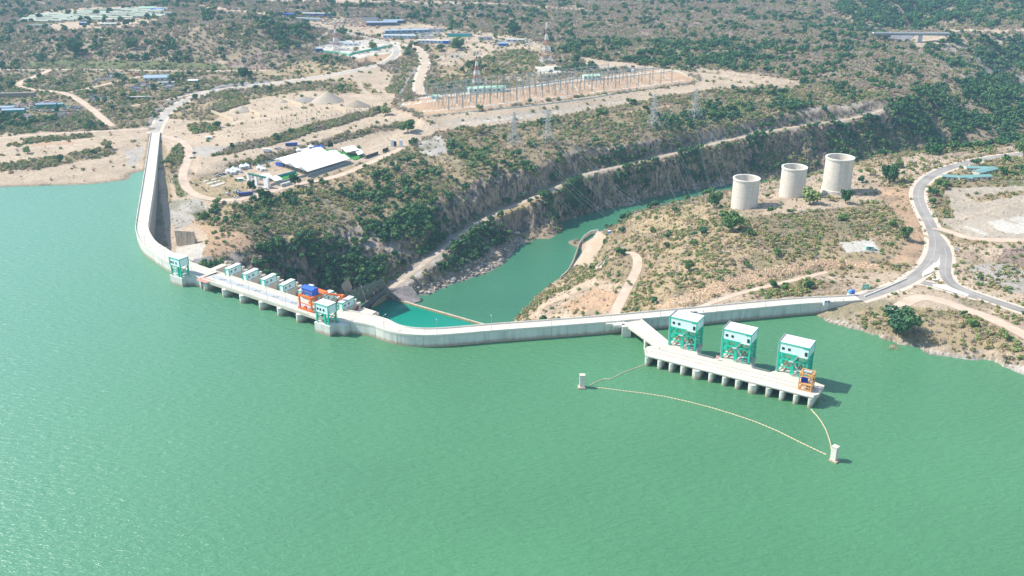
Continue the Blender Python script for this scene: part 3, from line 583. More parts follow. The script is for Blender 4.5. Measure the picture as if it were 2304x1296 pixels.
water('river_water', [(-400, 560), (1300, 700), (1300, 1500), (200, 1500), (-200, 1000), (-400, 900)], -65, (.05, .19, .105), .12, .35, 2)
pp = [at(x, y, -63.6) for x, y in ((862, 669), (1092, 733), (1080, 800), (900, 800), (780, 760), (800, 700))]
water('plunge_pool', [(p.x, p.y) for p in pp], -63.6, (.0, .23, .15), .1, .06, 3)
# ------------------------------------------------------------------ the dam
def chaikin(P, W_, k):
    for _ in range(k):
        Q = [P[0]]; V = [W_[0]]
        for i in range(len(P)-1):
            a, b = P[i], P[i+1]; Q += [a*.75+b*.25, a*.25+b*.75]; V += [W_[i]*.75+W_[i+1]*.25, W_[i]*.25+W_[i+1]*.75]
        Q.append(P[-1]); V.append(W_[-1]); P, W_ = Q, V
    return P, W_
def normals(P):
    o = []
    for i in range(len(P)):
        a = P[max(i-1, 0)]; b = P[min(i+1, len(P)-1)]; d = (b-a).xy.normalized(); o.append(Vector((-d.y, d.x)))
    return o
CZ = 7.0
dam = thing('dam', 'long pale concrete dam curving between the lake and the gorge', 'dam', (0, 540, 0)); DL = Vector((0, -540, 0))
def sweep(b, P, Wd, prof, cap=True):
    Nn = normals(P); k = len(prof(0, 10)); V = []
    for i, p in enumerate(P):
        for o, z in prof(i, Wd[i]): V.append((p.x+Nn[i].x*o, p.y+Nn[i].y*o, z))
    n = len(P); b.add(V, [(i*k+j, (i+1)*k+j, (i+1)*k+(j+1) % k, i*k+(j+1) % k) for i in range(n-1) for j in range(k)])
    if cap: b.f += [tuple(range(len(b.v)-n*k, len(b.v)-n*k+k))[::-1], tuple(range(len(b.v)-k, len(b.v)))]; b.m += [b.mi]*2
def shiftobj(o, off=DL):
    o.data.transform(Matrix.Translation(off)); return o
iA = 10
A_, WA = chaikin(UW[:iA], [9.3, 9.8, 9.3, 9, 9, 9.6, 10, 10.6, 11.5, 14.4], 2)
C_, WC = chaikin(UW[11:], [16.5, 12.5, 10.5, 10]+[9.8]*(len(UW)-17)+[9, 8.8], 2)
fb = MB(); ft = MB(); pb = MB()
for P, Wd, dep in ((A_, WA, lambda i: -22), (C_, WC, lambda i: -76 if C_[i].x < 20 else max(-76, min(-14, -76+(C_[i].x-20)*.62)))):
    sweep(fb, P, Wd, lambda i, w_: [(0, -16), (0, CZ-.25), (w_, CZ-.25), (w_, 2), (w_+(.12 if P[0].x < -300 else .72)*(2-dep(i)), dep(i))])
    sweep(ft, P, Wd, lambda i, w_: [(-.12, CZ-.3), (-.12, CZ), (w_+.12, CZ), (w_+.12, CZ-.3)])
    sweep(pb, P, Wd, lambda i, w_: [(-.1, CZ+.01), (-.1, CZ+1.0), (.3, CZ+1.0), (.3, CZ+.01)])
    sweep(pb, P, Wd, lambda i, w_: [(w_-.25, CZ+.01), (w_-.25, CZ+.9), (w_+.1, CZ+.9), (w_+.1, CZ+.01)])
shiftobj(fb.build('wall_body', DAMF, dam)); shiftobj(ft.build('crest_deck', DECK, dam)); shiftobj(pb.build('parapet', CONC, dam))
# joints across the crest
jb = MB()
for P, Wd in ((A_, WA), (C_, WC)):
    Nn = normals(P); acc = 0
    for i in range(1, len(P)):
        acc += (P[i]-P[i-1]).length
        if acc > 16:
            acc = 0; jb = MB(); a = P[i]+Nn[i].to_3d()*.4; b = P[i]+Nn[i].to_3d()*(Wd[i]-.4); jb.beam((a.x, a.y, CZ+.02), (b.x, b.y, CZ+.02), .22, .04)
            q = P[i]-Nn[i].to_3d()*.02; jb.box(q.x, q.y, 0, .18, .12, CZ, math.atan2(Nn[i].y, Nn[i].x)+math.pi/2); shiftobj(jb.build('joint', CONG, dam))
# spillway deck between the two gate towers
S0, S1 = UW[9], UW[11]; su = (S1-S0).normalized(); sn = Vector((-su.y, su.x, 0)); SLn = (S1-S0).length
def sp(u, v, z=0): p = S0+su*u+sn*v; return Vector((p.x, p.y, z))
def sbox(b, u0, u1, v0, v1, z0, z1): b.prism([tuple(sp(u, v).xy) for u, v in ((u0, v0), (u1, v0), (u1, v1), (u0, v1))], z0, z1)
d = MB(); sbox(d, -1, SLn+2, 0, 14.6, 5.3, CZ); shiftobj(d.build('spillway_deck', DECK, dam))
d = MB(); sbox(d, 3, SLn-10, 6.2, 9.6, CZ+.005, CZ+.05); shiftobj(d.build('crane_track_channel', CHAN, dam))
d = MB()
for v in (1.4, 5.8, 10.4, 13.2): sbox(d, 0, SLn, v, v+.18, CZ+.06, CZ+.2)
shiftobj(d.build('crane_rail', STEEL, dam))
d = MB(); sbox(d, 2, SLn-8, 0, .3, CZ+.01, CZ+.9); sbox(d, 0, SLn-3, 14.3, 14.6, CZ+.01, CZ+.9); shiftobj(d.build('parapet', CONC, dam))
for i in range(7):
    u = 13+i*16.9
    if u < SLn-10:
        d = MB(); sbox(d, u-2, u-.6, 6.4, 8.2, CZ+.06, CZ+.3); sbox(d, u+.4, u+2, 7.2, 9, CZ+.06, CZ+.3); shiftobj(d.build('hatch_cover', CONG, dam))
d = MB(); sbox(d, -1, 9, -3, 3, CZ+.08, CZ+.12); shiftobj(d.build('pink_paving', REDP, dam)); d = MB(); sbox(d, SLn-1, SLn+11, -1, 2.6, CZ+.08, CZ+.12); shiftobj(d.build('pink_paving', REDP, dam))
house_c = [Vector((-187.7+i*14.17, 613.0-i*9.5, 0)) for i in range(-1, 7)]
for k, (px, py) in enumerate(((472, 650), (512, 665), (552, 678), (595, 693), (638, 706), (682, 720), (727, 736))):
    q = at(px, py, 0); u = (q-S0).dot(su); b = MB(); v0 = -1.6
    n = 7; pr = [(u-1.9, 13.4), (u-1.9, v0+2.0)]+[(u-1.9*math.cos(math.pi*j/n), v0+2.0-1.9*math.sin(math.pi*j/n)) for j in range(1, n)]+[(u+1.9, v0+2.0), (u+1.9, 13.4)]
    b.prism([tuple(sp(*a).xy) for a in pr], -14, 5.3); shiftobj(b.build('spillway_pier', DAMF, dam))
g = MB(); sbox(g, -2, SLn+2, 13.2, 14.2, -14, 5.3); shiftobj(g.build('spillway_gate', mat('dark_gate', (.03, .07, .06), .6, .2), dam))
HA = math.radians(61); hd = Vector((math.cos(HA), math.sin(HA), 0)); hn = Vector((hd.y, -hd.x, 0))
o = MB(); cen = [c for c in house_c]
for c in cen:
    w0 = 2.3
    P = [c+hd*a+hn*b for a, b in ((-7.2, -w0), (-7.2, w0), (7.5, w0), (7.5, -w0))]
    P2 = [c+hd*a+hn*b for a, b in ((7.5, -w0), (7.5, w0), (11.5, w0), (11.5, -w0))]
    b = MB(); b.prism([(p.x, p.y) for p in P], -62, 7.2); b.prism([(p.x, p.y) for p in P2], -62, 6.4)
    b.prism([(p.x, p.y) for p in [c+hd*a+hn*q for a, q in ((9, -1.6), (9, -.4), (11, -.4), (11, -1.6))]], 6.4, 8.2)
    shiftobj(b.build('chute_wall', mat('concrete_tan', (.68, .58, .46), .85, .1, .3, streak=.15), dam))
for c in cen[1:]:
    e = c+hn*3.3; b = MB(); b.cyl((e.x+hd.x*3, e.y+hd.y*3, -1.5), (e.x+hd.x*7.5, e.y+hd.y*7.5, 5.8), .6, .6, 8); shiftobj(b.build('gate_arm', mat('red_oxide', (.50, .10, .05), .7, .15), dam))
b = MB()                                             # chute floor between the walls
V = []
for t_, z in ((-5.5, -9), (0, -12), (8, -20), (20, -38), (36, -62)):
    for c in (cen[0]-hn*4, cen[-1]+hn*6): p = c+hd*t_; V.append((p.x, p.y, z))
b.add(V, [(0, 1, 3, 2), (2, 3, 5, 4), (4, 5, 7, 6), (6, 7, 9, 8)]); shiftobj(b.build('spillway_chute', mat('concrete_tan', (.5, .42, .33)), dam))
# right end block beside the last hoist house
b = MB(); c = at(826, 700, 6); b.box(c.x-1, c.y+3, -40, 13, 9, 43.5, -.62); b.box(c.x-1, c.y+3, 3.5, 11, 7, 1, -.62); b.box(c.x+7, c.y-2, -40, 4, 6, 41, -.62); shiftobj(b.build('end_block', mat('concrete_tan', (.55, .47, .37)), dam))

# hoist houses
def windows(par, specs, m=DARK):
    for p, w_, h_, r, dx_ in specs:
        b = MB(); b.box(0, 0, 0, w_, .14, h_); o = b.build('window', m, par); o.location = p; o.rotation_euler = (0, 0, r)
ORD = ['first', 'second', 'third', 'fourth', 'fifth', 'sixth', 'seventh']
def hoist_house():
    t = thing('hoist_house', '', 'hoist house', rz=HA, group='hoist houses along the spillway')
    b = MB(); b.box(0, 0, .05, 11.4, 3.5, 4.3); b.build('wall', MINT, t)
    b = MB(); b.box(0, 0, 4.35, 11.9, 4.1, .45); b.build('roof_edge', GREEN, t)
    b = MB(); b.box(0, 0, 4.8, 11.6, 3.8, .18); b.build('roof', ROOFW, t)
    for x, y in ((-5.7, -1.75), (-5.7, 1.75), (5.7, -1.75), (5.7, 1.75)): b = MB(); b.box(x, y, 0, .5, .5, 4.35); b.build('corner_post', GREEN, t)
    for x in (-3.6, .3): windows(t, [((x, -1.78, 1.7), 1.5, 1.4, 0, 0)], mat('window_glass', (.16, .2, .2), .3))
    return t
hh = hoist_house(); lab = ['mint and green hoist house, nearest the left gate tower', 'mint and green hoist house, second from the left gate tower', 'mint and green hoist house, third from the left gate tower',
     'mint and green hoist house just left of the orange gantry crane', 'hoist house mostly hidden behind the blue cab of the gantry crane', 'mint and green hoist house seen behind the jib right of the orange crane', 'rightmost mint and green hoist house, nearest the green plunge pool']
for i, c in enumerate(cen[1:]):
    q = (c.x, c.y, 7.25)
    if i == 0: hh.location = q; hh['label'] = lab[0]
    else: dup(hh, q, HA, lab[i])

# gate towers on the upstream side
def gate_tower(px, py, zb, lbl, mirror):
    f = at(px, py, 19.2); r = math.radians(-34); u = Vector((math.cos(r), math.sin(r), 0)); v = Vector((-u.y, u.x, 0)); c = f-u*5.3+v*3.7
    t = thing('gate_tower', lbl, 'gate tower', (c.x, c.y, 0), r, 'green legged gate towers at the spillway ends')
    b = MB(); b.box(0, .4, -14, 12.4, 9.4, 14+zb); 
    if mirror: b.box(9.2, 6.2, -14, 7.5, 10, 14+CZ-.4)
    else: b.prism([(5.8, 0), (9.5, 2.2), (12, 8), (3, 9)], -14, zb-.6)
    b.build('base_block', DAMF, t)
    for x in (-4.7, 4.7):
        for y in (-3.0, 3.0): b = MB(); b.box(x, y, zb, .9, .9, 13.5-zb); b.build('leg', GREEN, t)
    b = MB(); b.box(2, -3.0, zb, 1.2, .9, 13.5-zb); b.build('leg', GREEN, t)
    b = MB()
    for z in (zb+3.0,):
        for y in (-3, 3): b.beam((-4.7, y, z), (4.7, y, z), .45)
        for x in (-4.7, 4.7): b.beam((x, -3, z), (x, 3, z), .45)
    for x in (-4.7, 4.7): b.beam((x, -3, zb+3), (x, 3, 13), .35); b.beam((x, 3, zb+3), (x, -3, 13), .35)
    b.beam((-4.7, -3, 13.2), (4.7, -3, 13.2), .6); b.beam((-4.7, 3, 13.2), (4.7, 3, 13.2), .6); b.build('brace', GREEN, t)
    b = MB(); b.box(0, 0, 13.5, 10.4, 7.0, 5.1); b.build('house', MINT, t)
    b = MB()
    for x in (-5.2, 5.2):
        for y in (-3.5, 3.5): b.box(x, y, 13.5, .55, .55, 5.1)
    b.box(0, 0, 18.6, 10.9, 7.5, .55); b.build('house_trim', GREEN, t); b = MB(); b.box(0, 0, 19.15, 10.6, 7.2, .2); b.build('roof', ROOFW, t)
    windows(t, [((x, -3.55, 15.0), 1.2, 1.5, 0, 0) for x in ((-3.2, -1, 1.6) if mirror else (-3.6, -1.6, 1.4))])
    for x in (-2.5, 0): b = MB(); b.beam((x-1.4, -1, zb), (x, -1, zb+3.4), .3); b.beam((x+1.4, -1, zb), (x, -1, zb+3.4), .3); b.beam((x-1.4, -1, zb+.2), (x+1.4, -1, zb+.2), .3); b.build('hoist_frame', STEEL, t)
    b = MB(); b.beam((-4, -3.9, zb+.2), (-1, -3.9, zb+4), .35, .2); b.beam((-1, -3.9, zb+4), (-3.5, -3.9, 13.5), .35, .2); b.build('stair', STEEL, t)
    return t
gate_tower(402.5, 584.4, 6, 'left green gate tower where the dam bends onto the spillway', False)
gate_tower(736.7, 689.6, 6.6, 'right green gate tower standing in front of the orange gantry crane', True)

# orange gantry crane with the blue cab
q = at(700.6, 704, CZ); r = math.radians(-36); t = thing('gantry_crane', 'orange gantry crane with a blue cab on the spillway deck', 'crane', (q.x, q.y, CZ+.2), r)
W_, L_ = 10.5, 8.5
for x in (0, -W_):
    for y in (.6, L_+.6): b = MB(); b.box(x, y, 0, .9, .9, 9.2); b.build('leg', ORANGE, t)
b = MB()
for y in (.6, L_+.6): b.beam((-W_-1.5, y, .6), (1.5, y, .6), .9); b.beam((-W_, y, 4.2), (0, y, 4.2), .5); b.beam((-W_, y, 9), (0, y, 9), 1.0)
for x in (0, -W_): b.beam((x, .6, 9.1), (x, L_+.6, 9.1), 1.0)
b.beam((0, L_+.6, .6), (0, .6, 9), .3); b.build('frame', ORANGE, t)
b = MB(); b.box(-W_/2, L_+3.5, 8.6, W_+1, 5, .7); b.build('platform', ORANGE, t)
b = MB(); b.box(-W_/2-.3, L_*.62, 9.7, 9.6, 5.2, 3.6); b.hexa([(-W_/2-5.3, L_*.62-2.9, 13.3), (-W_/2+4.7, L_*.62-2.9, 13.3), (-W_/2+4.7, L_*.62+2.9, 13.3), (-W_/2-5.3, L_*.62+2.9, 13.3)], [(-W_/2-5.3, L_*.62-.1, 14.3), (-W_/2+4.7, L_*.62-.1, 14.3), (-W_/2+4.7, L_*.62+.1, 14.3), (-W_/2-5.3, L_*.62+.1, 14.3)]); cab = b.build('cab', BLUE, t)
for k in range(5): b = MB(); b.box(-W_/2-4+k*1.9, L_*.62-2.64, 11, .6, .12, .9); b.build('window', mat('amber_glass', (.5, .42, .2), .4), cab)
b = MB(); b.beam((0, L_+2, 8.9), (10, L_+8, 8.0), .5); b.beam((0, L_+4, 8.9), (10, L_+9, 8.0), .5); b.box(10, L_+8.5, 6.3, 2.2, 2, 2.2); b.build('jib', ORANGE, t)
b = MB(); b.cyl((-6, .2, 1.6), (-6, 1.4, 1.6), 1.1, 1.1, 12); b.build('cable_drum', ORANGE, t)

# ------------------------------------------------------------------ intake platform, three intake towers, access bridge
IR = math.radians(-31.2); IA = Vector((74.8, 490.8, 0)); iu = Vector((math.cos(IR), math.sin(IR), 0)); iv = Vector((-iu.y, iu.x, 0))
plat = thing('intake_platform', 'concrete intake platform on a row of rounded piers in the lake', 'platform', tuple(IA), IR)
PL = 93.6; TU = [(14.4, 22.4), (45.6, 22.2), (76.9, 22.0)]
P = [(0, 0), (PL, 0), (PL+1.8, 3), (PL+1.8, 14)]
P += [(PL-6, 16), (PL-8, 18), (TU[2][0]+8.6, 27.5), (TU[2][0]-8.6, 27.5), (TU[2][0]-8.8, 17), (TU[2][0]-11, 13.6), (TU[1][0]+11, 13.6), (TU[1][0]+8.8, 17), (TU[1][0]+8.6, 27.5), (TU[1][0]-8.6, 27.5), (TU[1][0]-8.8, 17), (TU[1][0]-11, 13.6), (TU[0][0]+11, 13.6), (TU[0][0]+8.8, 17), (TU[0][0]+8.6, 27.5), (TU[0][0]-8.6, 27.5), (TU[0][0]-9, 18), (-3.0, 9), (-3.0, 5)]
b = MB(); b.prism(P, CZ-1.9, CZ); b.build('deck', DECK, plat)
def edge_y(u): return 0
b = MB(); b.cyl((0, .15, CZ-.85), (PL, .15, CZ-.85), 1.0, 1.0, 14); b.build('deck_nosing', CONC, plat)
b = MB(); b.box(PL/2, 4.2, CZ+.01, PL-2, .16, .12); b.box(PL/2, 8.6, CZ+.01, PL-2, .16, .12); b.build('rail', CONG, plat)
pier_px = ((1456, 819), (1486, 827), (1512, 833.6), (1540.6, 841), (1570, 850.5), (1603.6, 858), (1632, 865), (1661.5, 873.8), (1694, 883), (1729, 891), (1759, 899), (1790, 907), (1822, 916))
for k, (px, py) in enumerate(pier_px):
    u = (at(px, py, 0)-IA).dot(iu); u = [1, 8.6, 15.4, 22.2, 30.2, 38.4, 46.1, 53.4, 61.6, 70, 77.3, 84.6, 92.2][k]; hw = 2.2 if k in (4, 8) else 1.2; b = MB(); n = 8
    pr = [(u-hw, 12.8), (u-hw, -.2)]+[(u-hw*math.cos(math.pi*j/n), -.2-hw*.9*math.sin(math.pi*j/n)) for j in range(1, n)]+[(u+hw, -.2), (u+hw, 12.8)]
    b.prism(pr, -12, CZ-1.9); b.build('pier', DAMF, plat)
b = MB(); b.box(PL/2, 6.2, -12, PL-2, 1, CZ-1.9+12); b.build('gate_wall', mat('dark_gate', (.1, .13, .12)), plat)
for tu, tv in TU: b = MB(); b.box(tu, 20.2, -14, 16.4, 14.6, 14+CZ-2.4); b.build('tower_shaft', DAMF, plat)
b = MB()
rl = P[3:-1]
for a_, c_ in zip(P[9:12], P[10:13]): b.beam((*a_, CZ+1), (*c_, CZ+1), .1); b.beam((*a_, CZ+.5), (*c_, CZ+.5), .1); [b.beam((a_[0]+(c_[0]-a_[0])*s_, a_[1]+(c_[1]-a_[1])*s_, CZ), (a_[0]+(c_[0]-a_[0])*s_, a_[1]+(c_[1]-a_[1])*s_, CZ+1), .08) for s_ in np.linspace(0, 1, 8)]
for a_, c_ in zip(P[15:18], P[16:19]): b.beam((*a_, CZ+1), (*c_, CZ+1), .1); b.beam((*a_, CZ+.5), (*c_, CZ+.5), .1)
b.beam((PL+1.6, 3, CZ+1), (PL+1.6, 13, CZ+1), .1); b.beam((PL, .3, CZ+1), (PL+1.6, 3, CZ+1), .1); b.beam((0, .3, CZ+1), (-2.9, 5, CZ+1), .1); b.build('railing', STEEL, plat)

def intake_tower(lbl, loc):
    t = thing('intake_tower', lbl, 'intake tower', loc, IR, 'green and mint intake towers')
    H = 12.0; X, Y = 7.6, 5.0
    for x in (-X, 0, X):
        for y in (-Y, Y):
            s_ = 1.7 if x == 0 and y < 0 else .95
            b = MB(); b.box(x, y, 0, s_, .95, H); b.build('leg', GREEN, t)
    b = MB()
    for z in (3.6, 8.0):
        for y in (-Y, Y): b.beam((-X, y, z), (X, y, z), .75 if y > 0 else .55)
        for x in (-X, X): b.beam((x, -Y, z), (x, Y, z), .55)
    b.build('cross_beam', GREEN, t); b = MB()
    for x in (-X, X):
        for z0, z1 in ((0, 3.6), (3.6, 8), (8, 12)): b.beam((x, -Y, z0), (x, Y, z1), .3)
    b.beam((-X, -Y, 11.6), (X, -Y, 11.6), .8); b.beam((-X, Y, 11.6), (X, Y, 11.6), .8)
    for y in (-Y, Y): b.beam((-X, y, 8), (-X+2.5, y, 11.5), .3); b.beam((X, y, 8), (X-2.5, y, 11.5), .3)
    b.build('brace', GREEN, t)
    b = MB(); b.box(0, 0, H, 16.0, 10.8, 5.2); b.build('house', MINT, t)
    b = MB(); b.box(0, 0, H+5.2, 16.5, 11.3, .55); 
    for x in (-7.9, 7.9):
        for y in (-5.35, 5.35): b.box(x, y, H, .5, .5, 5.2)
    b.box(6.3, -5.45, H+4.6, 2.9, .3, .55); b.build('house_trim', GREEN, t)
    b = MB(); b.box(0, 0, H+5.75, 16.1, 10.9, .18); r_ = b.build('roof', ROOFW, t); b = MB()
    b.box(-8.1, 0, H+5.75, .35, 11.2, .7); b.build('gutter', CONG, r_)
    windows(t, [((-5.7, -5.46, H+1.7), 1.4, 1.4, 0, 0), ((-2.5, -5.46, H+1.7), 1.4, 1.4, 0, 0), ((6.5, -5.46, H+.6), 1.4, 2.3, 0, 0)])
    b = MB(); b.box(5.2, -5.9, H-.25, 5.0, 1.4, .2); b.beam((2.7, -6.3, H-.1), (.3, -6.3, 8.2), .5, .3); b.box(-.6, -6.2, 8.0, 2.4, 1.4, .2); b.beam((.5, -6.3, 8.1), (3.6, -6.3, 4.0), .5, .3); b.box(4.2, -6.2, 3.8, 1.8, 1.4, .2); b.beam((3.6, -6.3, 3.9), (.2, -6.3, .1), .5, .3)
    for a_, c_ in (((2.7, -6.9, H+.9), (.3, -6.9, 9.2)), ((.5, -6.9, 9.1), (3.6, -6.9, 5)), ((3.6, -6.9, 4.9), (.2, -6.9, 1.1))): b.beam(a_, c_, .08)
    b.build('stair', STEEL, t); b = MB(); b.box(4.3, -5.9, 0, .7, .7, 3.8); b.build('stair_post', GREEN, t)
    for x, y in ((-5.2, 1.0), (-2.6, 1.0), (2.8, 1.0), (5.2, 1.0)):
        b = MB()
        for yy_ in (-1.5, 1.5): b.beam((x-1.3, y+yy_, 0), (x, y+yy_, 3.4), .45, .5); b.beam((x+1.3, y+yy_, 0), (x, y+yy_, 3.4), .45, .5)
        b.beam((x, y-1.5, 3.4), (x, y+1.5, 3.4), .4); b.build('gate_trestle', PLUM, t)
    b = MB(); b.cyl((-1.6, 1, 1.5), (-.4, 1, 1.5), .8, .8, 10); b.build('hoist_drum', mat('red_oxide', (.5, .1, .05)), t)
    b = MB(); b.box(-X-.9, -Y, .1, .25, .25, 17); b.build('drain_pipe', STEEL, t)
    for x in (-1.2, 1.2): b = MB(); b.beam((x*1.5, 0, 2), (x*1.5, 0, 12), .12); b.build('hoist_rope', CONG, t)
    return t
IL = ['left intake tower, nearest the access bridge', 'middle intake tower of the three on the platform', 'right intake tower, beside the yellow crane']
for i, (tu, tv) in enumerate(TU):
    p = IA+iu*tu+iv*tv; loc = (p.x, p.y, CZ)
    if i == 0: it = intake_tower(IL[0], loc)
    else: dup(it, loc, IR, IL[i])
# yellow crane
q = at(1823, 883.5, CZ); t = thing('trash_rack_crane', 'open yellow frame crane on the right end of the intake platform', 'crane', (q.x, q.y, CZ+.1), IR)
for x in (0, -6.4):
    for y in (.5, 6.0): b = MB(); b.box(x, y, 0, .5, .5, 9.5); b.build('leg', YEL, t)
b = MB()
for z in (.4, 3.6, 7.9, 9.5):
    for y in (.5, 6.0): b.beam((-6.4, y, z), (0, y, z), .45)
    for x in (0, -6.4): b.beam((x, .5, z), (x, 6, z), .45)
for k in range(1, 5): b.beam((-6.4+k*1.28, .5, .4), (-6.4+k*1.28, .5, 3.6), .28)
b.beam((-6.4, .5, 2), (0, .5, 2), .3); b.build('frame', YEL, t)
b = MB(); b.box(-3.2, 3.2, 3.7, 6.2, 5.2, .3); b.box(-1.6, 3, 8.0, 2.4, 3, .6); b.build('platform', YEL, t)
b = MB(); b.box(-4.2, 2.2, 4.2, 3.0, 2.2, 2.2); b.build('blue_winch_cover', mat('deep_blue', (.015, .03, .33), .5), t); b = MB(); b.box(-3.2, 3.3, 9.75, 4.2, 2.2, .3); b.build('hoist_carriage', STEEL, t)
b = MB(); b.cyl((-2, 3, 4), (-.8, 3, 4), .9, .9, 10); b.build('cable_drum', STEEL, t)
# notice board on the railing
q = at(1614, 811, CZ); b = MB(); b.box(0, 0, 1.0, 1.9, .15, 1.9, IR); o = b.build('notice_board', mat('pink_board', (.75, .45, .42), .6), None); o.location = q; tag(o, 'small pink notice board on the railing between the first two intake towers', 'notice board')
b = MB(); b.box(-.8, .1, 0, .12, .12, 2.9, IR); b.box(.8, .1, 0, .12, .12, 2.9, IR); b.build('post', STEEL, o)
# access bridge
br = thing('access_bridge', 'sloping concrete access bridge from the dam crest to the intake platform', 'bridge', tuple(at(1445, 750, 0)))
off = -br.location
LP_ = [at(x, y, CZ) for x, y in ((1404, 727.5), (1480, 782.6), (1478, 783.5))]; RP_ = [at(x, y, CZ) for x, y in ((1452, 718.5), (1510, 775.5))]
b = MB(); Q = [at(1402, 726.5, CZ), at(1482, 784.2, CZ), at(1509, 775.8, CZ), at(1441, 719, CZ)]
b.hexa([(p.x, p.y, CZ-1.3) for p in Q], [(p.x, p.y, CZ+.015) for p in Q]); shiftobj(b.build('deck', DECK, br), off)
b = MB(); b.beam(Q[0]+Vector((0, 0, .5)), Q[1]+Vector((0, 0, .5)), .3, 1); b.beam(Q[3]+Vector((0, 0, .5)), Q[2]+Vector((0, 0, .5)), .3, 1); shiftobj(b.build('parapet', CONC, br), off)
b = MB(); m_ = (Q[0]+Q[1])/2; m2_ = (Q[2]+Q[3])/2; b.beam((m_.x, m_.y, CZ+.03), (m2_.x, m2_.y, CZ+.03), .2, .04); shiftobj(b.build('joint', CONG, br), off)
m_ = Q[0]*.38+Q[1]*.62; m2_ = Q[3]*.38+Q[2]*.62; c_ = (m_+m2_)/2
b = MB(); b.beam((m_.x, m_.y, CZ-2.1), (m2_.x, m2_.y, CZ-2.1), 1.6, 1.5); b.cyl((m_.x*.8+c_.x*.2, m_.y*.8+c_.y*.2, -12), (m_.x*.8+c_.x*.2, m_.y*.8+c_.y*.2, CZ-2.7), 1.1, 1.1, 12); b.cyl((m2_.x*.8+c_.x*.2, m2_.y*.8+c_.y*.2, -12), (m2_.x*.8+c_.x*.2, m2_.y*.8+c_.y*.2, CZ-2.7), 1.1, 1.1, 12); shiftobj(b.build('bridge_pier', CONC, br), off)
b = MB()                                             # abutment blocks on the dam face
for x0, x1, y0, dz in ((1363, 1380, 727, 1.6), (1381, 1411, 730, 1.6), (1400, 1420, 733, 7)): 
    a_ = at(x0, y0, CZ); c_ = at(x1, y0-1.2, CZ); b.prism([(a_.x, a_.y-1.2), (c_.x, c_.y-1.2), (c_.x, c_.y+3), (a_.x, a_.y+3)], CZ-dz if dz < 5 else -12, CZ-.02)
a_ = at(1395, 727, CZ); c_ = at(1445, 722, CZ); shiftobj(b.build('landing', CONC, dam))
# surge tanks
def tank(px0, px1, py, top, lbl, collar=0):
    c = G((px0+px1)/2, py); dpt = c.y*CS+(CAM_H-c.z)*SN; r = (px1-px0)/2*dpt/F_PX; c = c+Vector((0, r*.8, 0)); zb = min(c.z, gz(c.x, c.y))-1.5
    dep2 = c.y; lo, hi = c.z, c.z+80
    for _ in range(30):
        m = (lo+hi)/2; yy_ = proj(c.x, c.y, m)[1]
        if yy_ > top: lo = m
        else: hi = m
    h = lo-zb; t = thing('surge_tank', lbl, 'surge tank', (c.x, c.y, zb), 0, 'round concrete surge tanks'); b = MB()
    pr = [(r, 0), (r*.985, h-1.4), (r*1.02, h-1.4), (r*1.02, h), (r*.9, h), (r*.9, h*.45), (0, h*.45)]
    if collar: pr = [(r*1.06, 0), (r*1.06, h*.16), (r, h*.165)]+pr[1:]
    b.lathe(pr, 56); o = b.build('shell', TANK, t); b = MB(); b.lathe([(r*1.022, h-1.2), (r*1.03, h-.6), (r*1.03, h+.05), (r*.9, h+.05), (r*.895, h-.6)], 56); b.build('rim', CONC, t)
    b = MB()
    for k in range(1, int(h/3)): b.lathe([(r*(1.001-.015*k*3/h), k*3-.06), (r*(1.004-.015*k*3/h), k*3), (r*(1.001-.015*k*3/h), k*3+.06)], 56)
    b.build('lift_joint', mat('joint_grey', (.50, .47, .42), .9), t); return t
tank(1650, 1709, 470, 400, 'left surge tank, the shortest, nearest the big round dark tree')
tank(1759, 1815, 445, 375, 'middle surge tank with a green tree at its foot')
tank(1857, 1919, 438, 353, 'tallest surge tank, on the right, with a wider collar at its foot', 1)
# booms and mooring pillars
def boom(lbl, s):
    P = dens(pts(s), 3.4); W = [at(x, y, .12) for x, y in P]; t = thing('floating_boom', lbl, 'floating boom', tuple(W[len(W)//2]), 0, 'yellow floating booms'); of = -Vector(W[len(W)//2]); b = MB(); L = 0; k = 0
    pos = [0]
    for a_, c_ in zip(W[:-1], W[1:]): pos.append(pos[-1]+(c_-a_).length)
    def pt(s_): 
        i = min(max(np.searchsorted(pos, s_)-1, 0), len(W)-2); return W[i].lerp(W[i+1], (s_-pos[i])/(pos[i+1]-pos[i]))
    s_ = .5
    while s_+1.7 < pos[-1]: b.cyl(pt(s_)+of, pt(s_+1.45)+of, .27, .27, 7); s_ += 1.85
    b.build('floats', BOOM, t); b = MB(); b.tube([p+of for p in W], .10, 4); b.build('cable', PLUM, t)
boom('short kinked yellow boom from the left pillar to the intake platform', '1326 868 1340 860 1358 852.5 1372 853 1390 845 1400 839 1425 830 1452 821')
boom('long curved yellow boom joining the two pillars in the lake', '1336 871 1400 879 1450 885 1500 893 1550 904 1600 917 1650 932 1700 949 1750 970 1800 995 1861 1024')
boom('curved yellow boom from the platform end down to the right pillar', '1824 920 1836 933 1847 947 1858 966 1865 985 1870 1004 1871 1016')
for px, py, r, lbl in ((1310, 874, .0, 'grey mooring pillar in the lake at the left end of the booms'), (1878, 1039, .75, 'pale mooring pillar in the lake nearest the camera')):
    p = at(px, py, 0); t = thing('mooring_pillar', lbl, 'pillar', (p.x, p.y+1.4, 0), r); b = MB(); b.box(0, 0, -6, 2.7, 2.7, 13.2); b.build('shaft', CONC, t); b = MB(); b.box(0, 0, 7.2, 3.0, 3.0, .4); b.build('cap', DECK, t); b = MB(); b.box(-.3, -.5, -.6, 4.0, 4.0, 1.3); b.build('footing', DAMF, t)
